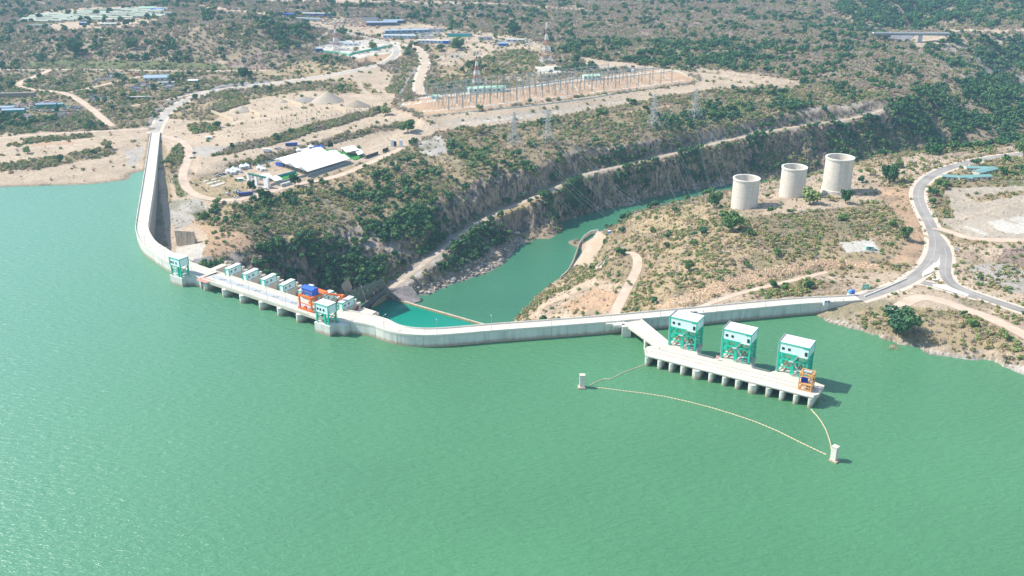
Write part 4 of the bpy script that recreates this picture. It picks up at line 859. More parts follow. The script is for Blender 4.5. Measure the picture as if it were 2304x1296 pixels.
# crest lamps
def lamp_post():
    t = thing('street_lamp', 'slender grey street lamp standing on the dam crest', 'street lamp', group='street lamps along the dam crest'); b = MB(); b.cyl((0, 0, 0), (0, 0, 8.5), .14, .07, 6); b.build('pole', STEEL, t); b = MB(); b.beam((0, 0, 8.4), (1.5, 0, 8.8), .1); b.build('arm', STEEL, t); b = MB(); b.box(1.8, 0, 8.72, .9, .3, .15); b.build('lamp_head', WHITE, t); return t
lp = lamp_post(); first = True
for P, Wd in ((A_, WA), (C_, WC)):
    Nn = normals(P); acc = 20
    for i in range(1, len(P)-1):
        acc += (P[i]-P[i-1]).length
        if acc > 31:
            acc = 0; p = P[i]+Nn[i].to_3d()*.35; loc = (p.x, p.y, CZ+.9); rz = math.atan2(Nn[i].y, Nn[i].x)
            if first: lp.location = loc; lp.rotation_euler = (0, 0, rz); first = False
            else: dup(lp, loc, rz)
for k in range(5): p = sp(14+k*17, .15, CZ+.85); dup(lp, p, math.atan2(sn.y, sn.x))
# ------------------------------------------------------------------ plants
def leaf_mat(name, stops, rough=.8):
    m, n, b = new_mat(name); b.inputs['Roughness'].default_value = rough; b.inputs['Specular IOR Level'].default_value = .15
    oi = N(n, 'ShaderNodeObjectInfo'); g = N(n, 'ShaderNodeNewGeometry'); no = N(n, 'ShaderNodeTexNoise', Scale=.02, Detail=3.0); n.links.new(g.outputs['Position'], no.inputs['Vector'])
    n2 = N(n, 'ShaderNodeTexNoise', Scale=.9, Detail=2.0); n.links.new(g.outputs['Position'], n2.inputs['Vector'])
    a = N(n, 'ShaderNodeMath', operation='MULTIPLY_ADD'); n.links.new(no.outputs[0], a.inputs[0]); a.inputs[1].default_value = 1.3; a.inputs[2].default_value = -.65
    a2 = N(n, 'ShaderNodeMath', operation='ADD'); n.links.new(a.outputs[0], a2.inputs[0]); n.links.new(oi.outputs['Random'], a2.inputs[1])
    cr = N(n, 'ShaderNodeValToRGB'); n.links.new(a2.outputs[0], cr.inputs[0]); e = cr.color_ramp.elements
    e[0].position = 0; e[0].color = stops[0]+(1,); e[1].position = 1; e[1].color = stops[-1]+(1,)
    for i, c in enumerate(stops[1:-1]): x = e.new((i+1)/(len(stops)-1)); x.color = c+(1,)
    mr = N(n, 'ShaderNodeMapRange'); n.links.new(n2.outputs[0], mr.inputs[0]); mr.inputs[1].default_value = .3; mr.inputs[2].default_value = .7; mr.inputs[3].default_value = .6; mr.inputs[4].default_value = 1.4
    vm = N(n, 'ShaderNodeVectorMath', operation='SCALE'); n.links.new(cr.outputs[0], vm.inputs[0]); n.links.new(mr.outputs[0], vm.inputs['Scale']); n.links.new(vm.outputs[0], b.inputs['Base Color']); return m
LEAF = leaf_mat('dark_leaves', [(.03, .105, .045), (.055, .145, .05), (.12, .21, .06), (.06, .145, .075)])
SHRUB = leaf_mat('shrub_leaves', [(.12, .25, .07), (.21, .27, .09), (.33, .30, .13), (.46, .36, .19), (.19, .25, .10)])
DRY = leaf_mat('dry_twigs', [(.40, .30, .22), (.46, .38, .31), (.34, .27, .20), (.42, .32, .19), (.50, .45, .40)])
TUFT = leaf_mat('dry_grass', [(.36, .28, .16), (.22, .21, .10), (.42, .33, .22), (.28, .22, .15)])
STONE = leaf_mat('boulder_stone', [(.34, .29, .24), (.46, .38, .30), (.22, .20, .19), (.50, .45, .40), (.36, .26, .16)])
def quadcloud(rng, lobes, nq, size, stretch=1.0):
    V = []; Fc = []; tot = sum(l[3]**2 for l in lobes)
    for (cx, cy, cz, r) in lobes:
        for _ in range(max(3, int(nq*r*r/tot))):
            d = rng.normal(size=3); d /= np.linalg.norm(d)+1e-9; rr = r*rng.uniform(.55, 1.05); c = np.array((cx, cy, cz))+d*rr*np.array((1, 1, .8))
            nn = d*1.0+rng.normal(size=3)*.55+np.array((0, 0, .25)); nn /= np.linalg.norm(nn); a = np.cross(nn, rng.normal(size=3)); a /= np.linalg.norm(a)+1e-9; b = np.cross(nn, a); s_ = size*rng.uniform(.6, 1.3)
            k = len(V); V += [tuple(c+a*s_*x+b*s_*y*stretch) for x, y in ((-1, -.6), (.7, -1), (1, .7), (-.6, 1))]; Fc.append((k, k+1, k+2, k+3))
    return V, Fc
def pm(name, V, Fc, m):
    me = bpy.data.meshes.new(name); me.from_pydata(V, [], Fc); me.materials.append(m); me.update(); return me
def tree_lobes(rng, n, flat=.6):
    L = []
    for i in range(n):
        a = rng.uniform(0, 6.283); q = rng.uniform(.25, .72); L.append((q*math.cos(a), q*math.sin(a), 1.0+rng.uniform(-.35, .5)*flat, rng.uniform(.30, .5)))
    return L+[(0, 0, 1.15, .5)]
def trunk_mb(rng, h=.9, r=.07, limbs=4):
    b = MB(); b.cyl((0, 0, -.15), (0, 0, h*.6), r, r*.7, 6)
    for i in range(limbs): a = 6.28*i/limbs+rng.uniform(0, 1); b.cyl((0, 0, h*.45), (.5*math.cos(a), .5*math.sin(a), h*1.15), r*.55, r*.2, 4)
    return b
rg = np.random.default_rng(5)
CROWN = [pm('tree_crown', *quadcloud(rg, tree_lobes(rg, 6), 340, .13), LEAF) for _ in range(4)]
TRK = []
for _ in range(4): b = trunk_mb(rg); TRK.append(pm('tree_trunk', b.v, b.f, TRUNK))
def joined(name, parts):
    me = bpy.data.meshes.new(name); V = []; Fc = []; mi = []
    for i, (v, f, m) in enumerate(parts): k = len(V); V += list(v); Fc += [tuple(x+k for x in q) for q in f]; mi += [i]*len(f); me.materials.append(m)
    me.from_pydata(V, [], Fc); me.polygons.foreach_set('material_index', mi); me.update(); return me
def dry_mesh(n):
    V = []; Fc = []
    for i in range(n):
        a = rg.uniform(0, 6.28); e = rg.uniform(.3, 1.4); l = rg.uniform(.6, 1.15); d = np.array((math.cos(a)*math.cos(e), math.sin(a)*math.cos(e), math.sin(e)*1.1)); st = d*rg.uniform(0, .35)*l
        s_ = np.array((-math.sin(a), math.cos(a), 0))*rg.uniform(.02, .05); k = len(V); V += [tuple(st-s_), tuple(st+s_), tuple(d*l)]; Fc.append((k, k+1, k+2))
    v2, f2 = quadcloud(rg, [(0, 0, .6, .75)], n//2, .10); k = len(V); V += v2; Fc += [tuple(x+k for x in q) for q in f2]; return V, Fc
def rock_mesh():
    bm = bmesh.new(); bmesh.ops.create_icosphere(bm, subdivisions=1, radius=1)
    for v in bm.verts: v.co = Vector((v.co.x*rg.uniform(.7, 1.3), v.co.y*rg.uniform(.6, 1.1), v.co.z*rg.uniform(.4, .8)))
    me = bpy.data.meshes.new('boulder_shape'); bm.to_mesh(me); bm.free(); me.materials.append(STONE); return me
PROTO = {}
def protos(key, meshes):
    c = bpy.data.collections.new(key)
    for i, m in enumerate(meshes): o = bpy.data.objects.new(key+'_shape', m); c.objects.link(o)
    PROTO[key] = c
def green_far():
    v, f = quadcloud(rg, tree_lobes(rg, 4), 120, .2); b = MB(); b.cyl((0, 0, -.2), (0, 0, .9), .07, .05, 4); return joined('green_tree_shape', [(v, f, LEAF), (b.v, b.f, TRUNK)])
protos('green_tree', [green_far() for _ in range(4)])
protos('shrub', [pm('shrub_shape', *quadcloud(rg, [(rg.uniform(-.5, .5), rg.uniform(-.5, .5), .4, .5) for _ in range(3)]+[(0, 0, .5, .6)], 70, .17), SHRUB) for _ in range(5)])
protos('dry_bush', [pm('dry_bush_shape', *dry_mesh(64), DRY) for _ in range(5)])
protos('tuft', [pm('tuft_shape', *quadcloud(rg, [(0, 0, .25, .6)], 14, .25), TUFT) for _ in range(4)])
protos('boulder', [rock_mesh() for _ in range(5)])
RIP = leaf_mat('riprap_stone', [(.58, .40, .25), (.50, .36, .24), (.66, .50, .34), (.40, .28, .18)])
protos('riprap_stone', [rock_mesh() for _ in range(4)])
for o_ in PROTO['riprap_stone'].objects: o_.data.materials[0] = RIP
def scatter(name, key, P, S):
    if len(P) == 0: return
    me = bpy.data.meshes.new(name); me.vertices.add(len(P)); me.vertices.foreach_set('co', np.asarray(P, np.float32).ravel())
    a = me.attributes.new('size', 'FLOAT', 'POINT'); a.data.foreach_set('value', np.asarray(S, np.float32))
    a = me.attributes.new('turn', 'FLOAT_VECTOR', 'POINT'); rr = np.zeros((len(P), 3), np.float32); rr[:, 2] = RNG.uniform(0, 6.28, len(P)); rr[:, 0] = RNG.uniform(-.12, .12, len(P)); a.data.foreach_set('vector', rr.ravel())
    o = bpy.data.objects.new(name, me); COL.objects.link(o)
    ng = bpy.data.node_groups.new(name+'_spread', 'GeometryNodeTree'); ng.interface.new_socket('Geometry', in_out='INPUT', socket_type='NodeSocketGeometry'); ng.interface.new_socket('Geometry', in_out='OUTPUT', socket_type='NodeSocketGeometry')
    gi = ng.nodes.new('NodeGroupInput'); go_ = ng.nodes.new('NodeGroupOutput'); ip = ng.nodes.new('GeometryNodeInstanceOnPoints'); ci = ng.nodes.new('GeometryNodeCollectionInfo')
    ci.inputs[0].default_value = PROTO[key]; ci.inputs[1].default_value = True; ci.inputs[2].default_value = True
    a1 = ng.nodes.new('GeometryNodeInputNamedAttribute'); a1.data_type = 'FLOAT'; a1.inputs[0].default_value = 'size'; a2 = ng.nodes.new('GeometryNodeInputNamedAttribute'); a2.data_type = 'FLOAT_VECTOR'; a2.inputs[0].default_value = 'turn'
    ri = ng.nodes.new('FunctionNodeRandomValue'); ri.data_type = 'INT'; [s for s in ri.inputs if s.name == 'Max' and s.type == 'INT'][0].default_value = len(PROTO[key].objects)-1
    L = ng.links.new; L(gi.outputs[0], ip.inputs['Points']); L(ci.outputs[0], ip.inputs['Instance']); ip.inputs['Pick Instance'].default_value = True
    L([s for s in ri.outputs if s.type == 'INT'][0], ip.inputs['Instance Index']); L(a1.outputs[0], ip.inputs['Scale']); L(a2.outputs[0], ip.inputs['Rotation']); L(ip.outputs[0], go_.inputs[0])
    md = o.modifiers.new('spread', 'NODES'); md.node_group = ng; return tag(o, kind='stuff')
area = np.gradient(GX, axis=1)*np.gradient(GY, axis=0)
inview = (gpx > -260) & (gpx < 2560) & (GY < 3300)
clump = np.clip((fbm(GX, GY, 30, 4, 41)-.42)*7, 0.03, 2.2)
ok = inview & ~((HT < .4) & (GY < 880) & (gpx < 330)) & ~lakeish
ok = inview & (HT > -64.3) & ~((HB < .5) & (HB > -16) & (((gpx < 332) & (gpy > 395)) | ((gpx > 1560) & (gpy > 700))))
_m = (GX > -420) & (GX < 260) & (GY > 470) & (GY < 1040); _x = GX[_m]; _y = GY[_m]; _b = np.full(_x.shape, 1e9)
for a, b in zip(UW[:-1], UW[1:]):                    # nor on or against the dam
    d_ = b-a; t = np.clip(((_x-a.x)*d_.x+(_y-a.y)*d_.y)/(d_.x**2+d_.y**2), 0, 1); _b = np.minimum(_b, np.hypot(_x-a.x-t*d_.x-4, _y-a.y-t*d_.y-4))
_q = ok[_m]; _q &= _b > 14; ok[_m] = _q
thin = np.clip(1.15-(GY-1500)/2600, .35, 1); GM = (3.6, 10, 3.4, 6)
for key_, (A, wd) in ROADS.items():                  # nothing grows on the roads
    lo = A[:, :2].min(0)-wd; hi = A[:, :2].max(0)+wd; m = (GX > lo[0]) & (GX < hi[0]) & (GY > lo[1]) & (GY < hi[1]); x = GX[m]; y = GY[m]; best = np.full(x.shape, 1e9)
    for a, b in zip(A[:-1], A[1:]):
        d_ = b-a; L = d_[0]**2+d_[1]**2+1e-9; t = np.clip(((x-a[0])*d_[0]+(y-a[1])*d_[1])/L, 0, 1); best = np.minimum(best, np.hypot(x-a[0]-t*d_[0], y-a[1]-t*d_[1]))
    q = ok[m]; q &= best > wd*.5+(3.6 if key_ == 'gorge_track' else 1.6); ok[m] = q
NEAR = GY < 1280
def pick(chan, mult=1.0, cl=clump, cap=70000, far=.45, ncap=90000):
    out = []
    for m, c, f_ in ((NEAR, ncap, 1.0), (~NEAR, cap, far)):
        wgt = VEG[..., chan]*area*np.minimum(np.sqrt(1+SL2**2), 2.6)/100*mult*GM[chan]*cl*ok*thin*m*f_; tot = float(wgt.sum())
        n = min(int(tot), c); print('pick', chan, int(tot), c)
        if n < 1: continue
        idx = RNG.choice(wgt.size, n, p=(wgt/tot).ravel()); j, i = np.divmod(idx, NX)
        x = GX[j, i]+RNG.uniform(-.5, .5, n)*np.gradient(GX, axis=1)[j, i]; y = GY[j, i]+RNG.uniform(-.5, .5, n)*np.gradient(GY, axis=0)[j, i]; out.append(np.stack([x, y, samp(HT, x, y)], 1))
    return np.concatenate(out)
def grow(P): return np.where(P[:, 1] < 1280, 1, 1.35)
P = pick(0); S = grow(P)**.5*RNG.uniform(2.4, 4.8, len(P))*np.clip(.75+P[:, 1]/4000, .8, 1.3)
# the largest-showing trees in the gorge and on the slopes become things of their own
px_, py_ = proj(P[:, 0], P[:, 1], P[:, 2]); score = S/P[:, 1]; score[(px_ < 5) | (px_ > 2295) | (P[:, 1] > 1180) | (py_ < 130) | (py_ > 900)] = 0
order = np.argsort(-score)[:250]; keep = np.ones(len(P), bool); keep[order] = False
scatter('distant_woodland', 'green_tree', P[keep]-np.array((0, 0, .2)), S[keep]); TREE_AT = [(tuple(P[i]), S[i], px_[i], py_[i]) for i in order]
clump2 = np.clip((fbm(GX, GY, 20, 4, 51)-.38)*6, .14, 1.7); P = pick(1, cap=110000, ncap=150000, cl=clump2); scatter('scrub', 'shrub', P-np.array((0, 0, .15)), RNG.uniform(1.0, 2.7, len(P))*np.clip(.55+P[:, 1]/1500, .9, 2.1))
P = pick(2, cap=110000, cl=np.clip(2.0-clump, .25, 1.8)); scatter('leafless_brush', 'dry_bush', P, RNG.uniform(1.3, 2.8, len(P))*np.clip(.5+P[:, 1]/1700, .9, 1.9)*grow(P)**.5)
P = pick(3, 2.2, cl=np.clip(clump*.6+.4, 0, 2), cap=20000, ncap=130000); scatter('grass_tufts', 'tuft', P, RNG.uniform(.4, 1.15, len(P)))
MV2 = VEG.copy(); sh2 = (shelf > .25) | ((np.abs(HB) < 1.2) & (GY < 900) & (gpx > 1500)); VEG = np.where(sh2[..., None], 1, 0)*np.ones(4); P = pick(0, 9, cl=1, cap=14000); scatter('boulders', 'boulder', P, np.where(P[:, 2] > -20, RNG.uniform(.25, .75, len(P)), RNG.uniform(.4, 1.0, len(P))+RNG.power(.25, len(P))*2.2))
VEG = np.where(((gpx > 1470) & (gpx < 2010) & (gpy > 582) & (gpy < 702) & (ROUGH > 1.45))[..., None], 1, 0)*np.ones(4); P = pick(0, 60, cl=1, cap=9000); scatter('riprap', 'riprap_stone', P, RNG.uniform(.25, .7, len(P)))
VEG = MV2
BIG_ = []
def tree(lbl, x, y, z, s, k=0, group=None, name='tree', cat='tree', rz=None, crown=None):
    t = thing(name, lbl, cat, (x, y, z-.15*s), random.uniform(0, 6.28) if rz is None else rz, group)
    c = bpy.data.objects.new('crown', crown or CROWN[k % 4]); COL.objects.link(c); c.parent = t; c.scale = (s, s, s*(1.25 if crown in BIG_ and s < 9 else .95))
    c2 = bpy.data.objects.new('trunk', TRK[k % 4]); COL.objects.link(c2); c2.parent = t; c2.scale = (s,)*3; return t
for k, ((x, y, z), s, qx, qy) in enumerate(TREE_AT):
    if qx > 1380 and qy > 430: tree('green tree among the dry scrub of the right bank', x, y, z, s, k, 'trees on the right bank')
    elif qy > 480 and z < -12: tree('dark green tree clinging to the shaded left wall of the gorge', x, y, z, s, k, 'trees on the gorge wall')
    elif qx > 1150 and z < -10: tree('green tree on the steep far side of the gorge', x, y, z, s, k, 'trees on the far gorge side')
    else: tree('green tree on the dry plateau and slopes behind the dam', x, y, z, s, k, 'trees on the left plateau')
BIG = [pm('big_crown', *quadcloud(rg, tree_lobes(rg, 11, 1.0), 1500, .075), LEAF) for _ in range(2)]
BIG_ += BIG
OLV = [pm('olive_crown', *quadcloud(rg, tree_lobes(rg, 8, .8), 700, .09), SHRUB) for _ in range(2)]
for px, py, wpx, lbl, cr in (
    (1647, 520, 60, 'big round dark green tree just below the left surge tank', BIG[0]), (1606, 470, 42, 'dark tree left of the left surge tank', BIG[1]), (1822, 458, 52, 'olive green tree at the foot of the middle surge tank', OLV[0]),
    (1868, 452, 20, 'small tree between the middle and the tallest surge tanks', OLV[1]), (1902, 458, 34, 'low green tree in front of the tallest surge tank', BIG[1]), (2000, 412, 44, 'dark green tree right of the tallest surge tank', BIG[0]),
    (1958, 395, 28, 'wide grey-green tree behind the tallest surge tank', OLV[1]), (2022, 378, 26, 'thin pale tree by the dirt clearing above the surge tanks', OLV[0]), (2303, 352, 40, 'dark tree cut off by the right edge beside the road', BIG[1]),
    (2030, 755, 88, 'large spreading green tree on the lake shore right of the intake towers', BIG[0]), (918, 298, 38, 'dark tree beside the two white gate pillars', BIG[1]), (868, 258, 30, 'thin tree left of the substation fence corner', OLV[0]),
    (1079, 300, 24, 'pale green tree at the foot of the substation embankment', OLV[1]), (552, 178, 34, 'lone rounded tree above the left curve of the dam road', BIG[0]), (452, 140, 16, 'small lone tree on the bare rise above the scrapyard', OLV[0]),
    (395, 182, 28, 'grey-green tree right of the blue-grey shed', OLV[1]), (568, 430, 24, 'dark tree beside the dark blue bus', BIG[1]), (591, 448, 24, 'round dark bush tree at the edge of the slope right of the blue bus', BIG[0]),
    (664, 418, 28, 'dark tree by the white-walled cabin below the big tent', BIG[1]), (490, 460, 22, 'small tree at the foot of the camp track bend', OLV[0]), (376, 372, 24, 'bright green bush tree beside the camp track', OLV[1]),
    (62, 345, 22, 'flat-topped tree on the left foreshore', OLV[0]), (240, 335, 28, 'flat grey-green tree on the foreshore near the dam', OLV[1]), (1030, 112, 34, 'dark pair-crowned tree right of the gravel road bend', BIG[0]),
    (838, 112, 26, 'tree inside the corner of the green-walled compound', OLV[0]), (800, 118, 20, 'smaller tree beside the green compound wall', OLV[1]), (1295, 145, 24, 'dark tree right of the tall red and white mast', BIG[1]),
    (1158, 78, 34, 'dark spreading tree left of the tall red and white mast', BIG[0]), (170, 125, 42, 'largest dark tree at the foot of the wooded ridge', BIG[1]), (298, 110, 34, 'dark tree on the wooded ridge below the settlement', BIG[0]),
    (2035, 540, 34, 'dark green bush tree at the edge of the scrub by the road', BIG[1]), (1550, 610, 26, 'green bush tree above the riprap slope', BIG[0]), (1390, 575, 12, 'small bush inside the loop of the bank track', OLV[0]), (1415, 640, 14, 'green bush beside the paved bank track', OLV[1]),
    (2262, 655, 14, 'small tree on the dry rise right of the junction', OLV[0]), (2258, 762, 30, 'green bush tree on the right shore', OLV[1])):
    p = G(px, py); sc_ = wpx*.5/(F_PX/(p.y*CS+(CAM_H-p.z)*SN))/1.0; tree(lbl, p.x, p.y, p.z, sc_, k=px, crown=cr)
# bare trees
def bare_tree(px, py, hpx, lbl):
    p = G(px, py); s = hpx/(F_PX/(p.y*CS+(CAM_H-p.z)*SN)); t = thing('bare_tree', lbl, 'tree', tuple(p)); b = MB(); r_ = random.Random(px)
    b.cyl((0, 0, -.5), (0, 0, s*.4), s*.035, s*.028, 6); b.build('trunk', DRY, t); b = MB()
    def br_(a, d, l, w_, n):
        e = a+d*l; b.cyl(a, e, w_, w_*.6, 4)
        if n: [br_(e, (d+Vector((r_.uniform(-.8, .8), r_.uniform(-.8, .8), r_.uniform(-.2, .4)))).normalized(), l*.72, w_*.6, n-1) for _ in range(3)]
    for i in range(4): br_(Vector((0, 0, s*.38)), Vector((math.cos(i*1.6), math.sin(i*1.6), .9)).normalized(), s*.28, s*.018, 3)
    b.build('branches', DRY, t)
bare_tree(1998, 470, 30, 'bare white-grey tree on the ground right of the surge tanks'); bare_tree(569, 540, 36, 'bare tall-stemmed tree at the top of the gorge slope'); bare_tree(384, 412, 34, 'bare grey tree by the camp track'); bare_tree(1215, 250, 22, 'bare thin tree below the substation embankment')
p = at(2008, 786, .2); t = thing('fallen_tree', 'bleached fallen tree lying in the lake at the shore', 'tree', tuple(p)); b = MB()
for i in range(9): a = -2.4+i*.35; b.cyl((0, 3, 1.5), (math.cos(a)*5.5, 3+math.sin(a)*5, .4), .25, .08, 4)
b.build('branches', DRY, t)

# ------------------------------------------------------------------ structures in the gorge
def px_m(p): return F_PX/(p.y*CS+(CAM_H-p.z)*SN)
def quad_slab(name, pix, zs, thick, m, par=None, off=Vector((0, 0, 0))):
    P = [at(x, y, z)+off for (x, y), z in zip(pix, zs)]; b = MB(); b.hexa([p-Vector((0, 0, thick)) for p in P], P); return b.build(name, m, par)
t = thing('weir', 'long thin weir sill closing the green plunge pool', 'weir', tuple(at(980, 702, -63.2))); of = -t.location
a_ = at(866, 668, -63.1); c_ = at(1096, 734, -63.1); b = MB(); b.beam(a_+of, c_+of, 1.6, 1.6); b.build('sill', mat('ochre_concrete', (.42, .33, .20), .8, .2, .5), t); b = MB(); b.beam(a_+of+Vector((0, 1, .6)), c_+of+Vector((0, 1, .6)), .5, .5); b.build('lip', CONC, t)
STAIN = mat('streaked_concrete', (.36, .31, .29), .85, .2, .5, streak=.55)
o = quad_slab('training_wall', ((866, 650), (926, 643), (948, 676), (922, 685)), (-54, -54, -64, -64.5), 5, STAIN); tag(o, 'dark streaked concrete slab wall at the left end of the weir', 'training wall')
o = quad_slab('apron', ((836, 688), (872, 668), (925, 645), (868, 655)), (-61.5, -61.5, -55, -55), 3, mat('ochre_concrete', (.42, .33, .20))); tag(o, 'ochre concrete apron beside the plunge pool', 'apron')
o = quad_slab('ramp_wall', ((811, 690), (866, 648), (876, 652), (828, 684)), (-56, -50, -58, -61), 4, mat('dark_slab', (.16, .15, .17), .7, .2, .4)); tag(o, 'dark wet concrete ramp wall rising from the plunge pool to the cliff foot', 'ramp wall')
t = thing('cliff_slabs', 'ribbed concrete facing slabs leaning on the cliff above the plunge pool', 'cliff facing', tuple(at(815, 650, -50))); of = -t.location
for k in range(9):
    x0 = 776+k*9.5; quad_slab('slab', ((x0, 658-k*3.5), (x0+7.5, 655-k*3.5), (x0+14+k*1.2, 690-k*5), (x0+5+k*1.2, 694-k*5)), (-38, -38, -56, -56), 1.2, mat('grey_slab', (.30, .27, .24), .85, .25, .4, streak=.4), t, of)
quad_slab('slab', ((768, 640), (783, 626), (792, 644), (778, 657)), (-32, -32, -40, -40), 2, mat('tan_block', (.42, .34, .26), .85, .15), t, of)
t = thing('river_wall', 'curved low concrete wall edging the sandy platform on the right river bank', 'retaining wall', tuple(at(1310, 560, -62))); b = MB(); of = -t.location
W = [at(x, y, -61.2)+of for x, y in dens(pts('1258 637 1262 622 1278 608 1290 585 1297 565 1304 545 1314 530 1330 519 1346 517'), 6)]
for p, q_ in zip(W[:-1], W[1:]): b.hexa([p-Vector((0, 0, 8)), q_-Vector((0, 0, 8)), q_-Vector((0, -.9, 8)), p-Vector((0, -.9, 8))], [p, q_, q_+Vector((0, .9, 0)), p+Vector((0, .9, 0))])
b.build('wall', CONC, t)
o = quad_slab('river_platform', ((1290, 597), (1345, 519), (1368, 530), (1335, 603)), (-61.9, -61.9, -61.5, -61.5), 3, mat('sandy_floor', (.56, .44, .33), .95, .1, .3)); o['kind'] = 'structure'
for px, py, c, lbl in ((1371, 525, (.05, .25, .6), 'small blue cabin on the river platform'), (1407, 488, (.1, .45, .45), 'tiny teal cabin at the bank edge above the river')):
    p = G(px, py); t = thing('cabin', lbl, 'cabin', tuple(p), .4); b = MB(); b.box(0, 0, -1, 2.6, 2.2, 3.4); b.build('wall', mat('cabin_%d' % px, c, .5, .05), t); b = MB(); b.box(0, 0, 2.4, 3, 2.6, .2); b.build('roof', WHITE, t)
# low wall along the bank track, concrete pad blocks by the river
t = thing('track_wall', 'low kerb wall inside the loop of the bank track', 'wall', tuple(G(1375, 580))); of = -t.location; b = MB()
W = [G(x, y)+of for x, y in dens(pts('1345 602 1360 588 1375 572 1392 562 1404 556'), 8)]; [b.beam(p+Vector((0, 0, .5)), q_+Vector((0, 0, .5)), .5, 1.4) for p, q_ in zip(W[:-1], W[1:])]; b.build('wall', CONG, t)
for px, py, sx, lbl in ((1160, 527, 9, 'pale concrete block on the rock shelf below the gorge road'), (1073, 506, 7, 'small tan parapet block beside the gorge track')):
    p = G(px, py); t = thing('concrete_block', lbl, 'concrete block', tuple(p), .2); b = MB(); b.box(0, 0, -3, sx, 4, 4.5); b.build('block', SANDC, t); b = MB(); b.box(0, 0, 1.5, sx-1, 3, .5); b.build('upper_step', CONC, t)
# streaked test block left of the spillway
t = thing('concrete_bulkhead', 'leaning brown-streaked concrete bulkhead on the sand behind the left gate tower', 'bulkhead', tuple(G(418, 552))); of = -t.location
p0, p1 = at(398, 553, -9), at(440, 556, -9); dpt = (p1-p0).normalized(); bk = Vector((-dpt.y, dpt.x, 0)); b = MB(); Hh = 12
b.hexa([p0+of, p1+of, p1+bk*5+of, p0+bk*5+of], [p0+of-dpt*1.2+bk*1.2+Vector((0, 0, Hh)), p1+of-dpt*1.5+bk*1.2+Vector((0, 0, Hh)), p1+of-dpt*1.5+bk*3+Vector((0, 0, Hh)), p0+of-dpt*1.2+bk*3+Vector((0, 0, Hh))])
b.build('bulkhead', mat('brown_streaks', (.52, .43, .32), .85, .15, .5, streak=.6), t); b = MB(); c = p1+of; b.box(c.x+1, c.y+1.5, -1, 1.5, 4, 2, .3); b.build('foot', CONG, t)
# ------------------------------------------------------------------ vehicles
def car_body(L=4.6, W_=1.9, col=(.8, .8, .8), kind='car'):
    b = MB(); b.hexa([(-L/2, -W_/2, .35), (L/2, -W_/2, .35), (L/2, W_/2, .35), (-L/2, W_/2, .35)], [(-L/2+.1, -W_/2+.05, .95), (L/2-.15, -W_/2+.05, .85), (L/2-.15, W_/2-.05, .85), (-L/2+.1, W_/2-.05, .95)]); return b
def vehicle(lbl, px, py, rz, col, kind='car', cat=None, L=None, parts=True):
    p = G(px, py) if not isinstance(py, Vector) else py; names = dict(car='parked_car', pickup='pickup_truck', bus='coach_bus', truck='lorry', van='van')
    t = thing(names[kind], lbl, cat or dict(car='car', pickup='pickup', bus='bus', truck='lorry', van='van')[kind], tuple(p), rz); m = mat('paint_%02d%02d%02d' % tuple(int(c*99) for c in col), col, .35, .03, spec=.5); L = L or dict(car=4.5, pickup=5.2, bus=12, truck=9, van=5.5)[kind]
    if kind in ('car', 'pickup'):
        car_body(L, 1.9).build('body', m, t); b = MB(); a0, a1 = (-L*.38, L*.18) if kind == 'car' else (-L*.12, L*.2)
        b.hexa([(a0, -.85, .92), (a1+.5, -.85, .88), (a1+.5, .85, .88), (a0, .85, .92)], [(a0+.35, -.7, 1.5), (a1-.1, -.7, 1.5), (a1-.1, .7, 1.5), (a0+.35, .7, 1.5)]); b.build('windows', DARK, t); b = MB(); b.box((a0+a1)/2+.1, 0, 1.5, (a1-a0)-.4, 1.4, .08); b.build('roof', m, t); ws = .36; W_ = 1.9
        if kind == 'pickup': b = MB(); b.box(-L*.32, 0, .93, L*.3, 1.5, .05); b.build('load_bed', BLACK, t)
    elif kind in ('bus', 'van'):
        hh_ = 3.0 if kind == 'bus' else 2.2; W_ = 2.5 if kind == 'bus' else 2.0; ws = .5 if kind == 'bus' else .36; b = MB(); b.box(0, 0, .4, L, W_, hh_-.4); b.build('body', m, t); b = MB(); b.box(.1, 0, hh_*.5, L*.92, W_+.06, hh_*.27); b.build('windows', DARK, t); b = MB(); b.box(0, 0, hh_+.02, L*.97, W_*.92, .1); b.build('roof', WHITE if kind == 'van' else m, t)
        b = MB(); b.box(L/2+.02, 0, hh_*.42, .06, W_*.85, hh_*.4); b.build('windscreen', DARK, t)
    else:
        W_ = 2.5; ws = .5; b = MB(); b.box(-L*.12, 0, .9, L*.74, W_, 2.6); b.build('box_body', m, t); b = MB(); b.box(L*.4, 0, .5, L*.2, W_*.95, 2.2); cb = b.build('cab', WHITE if sum(col) > 1 else m, t); b = MB(); b.box(L*.5+.02, 0, 1.6, .06, 2.1, .9); b.build('windscreen', DARK, t)
    for x in (-L*.31, L*.31):
        for y in (-W_/2+.05, W_/2-.05): b = MB(); b.cyl((x, y-.12, ws), (x, y+.12, ws), ws, ws, 10); b.build('wheel', BLACK, t)
    return t
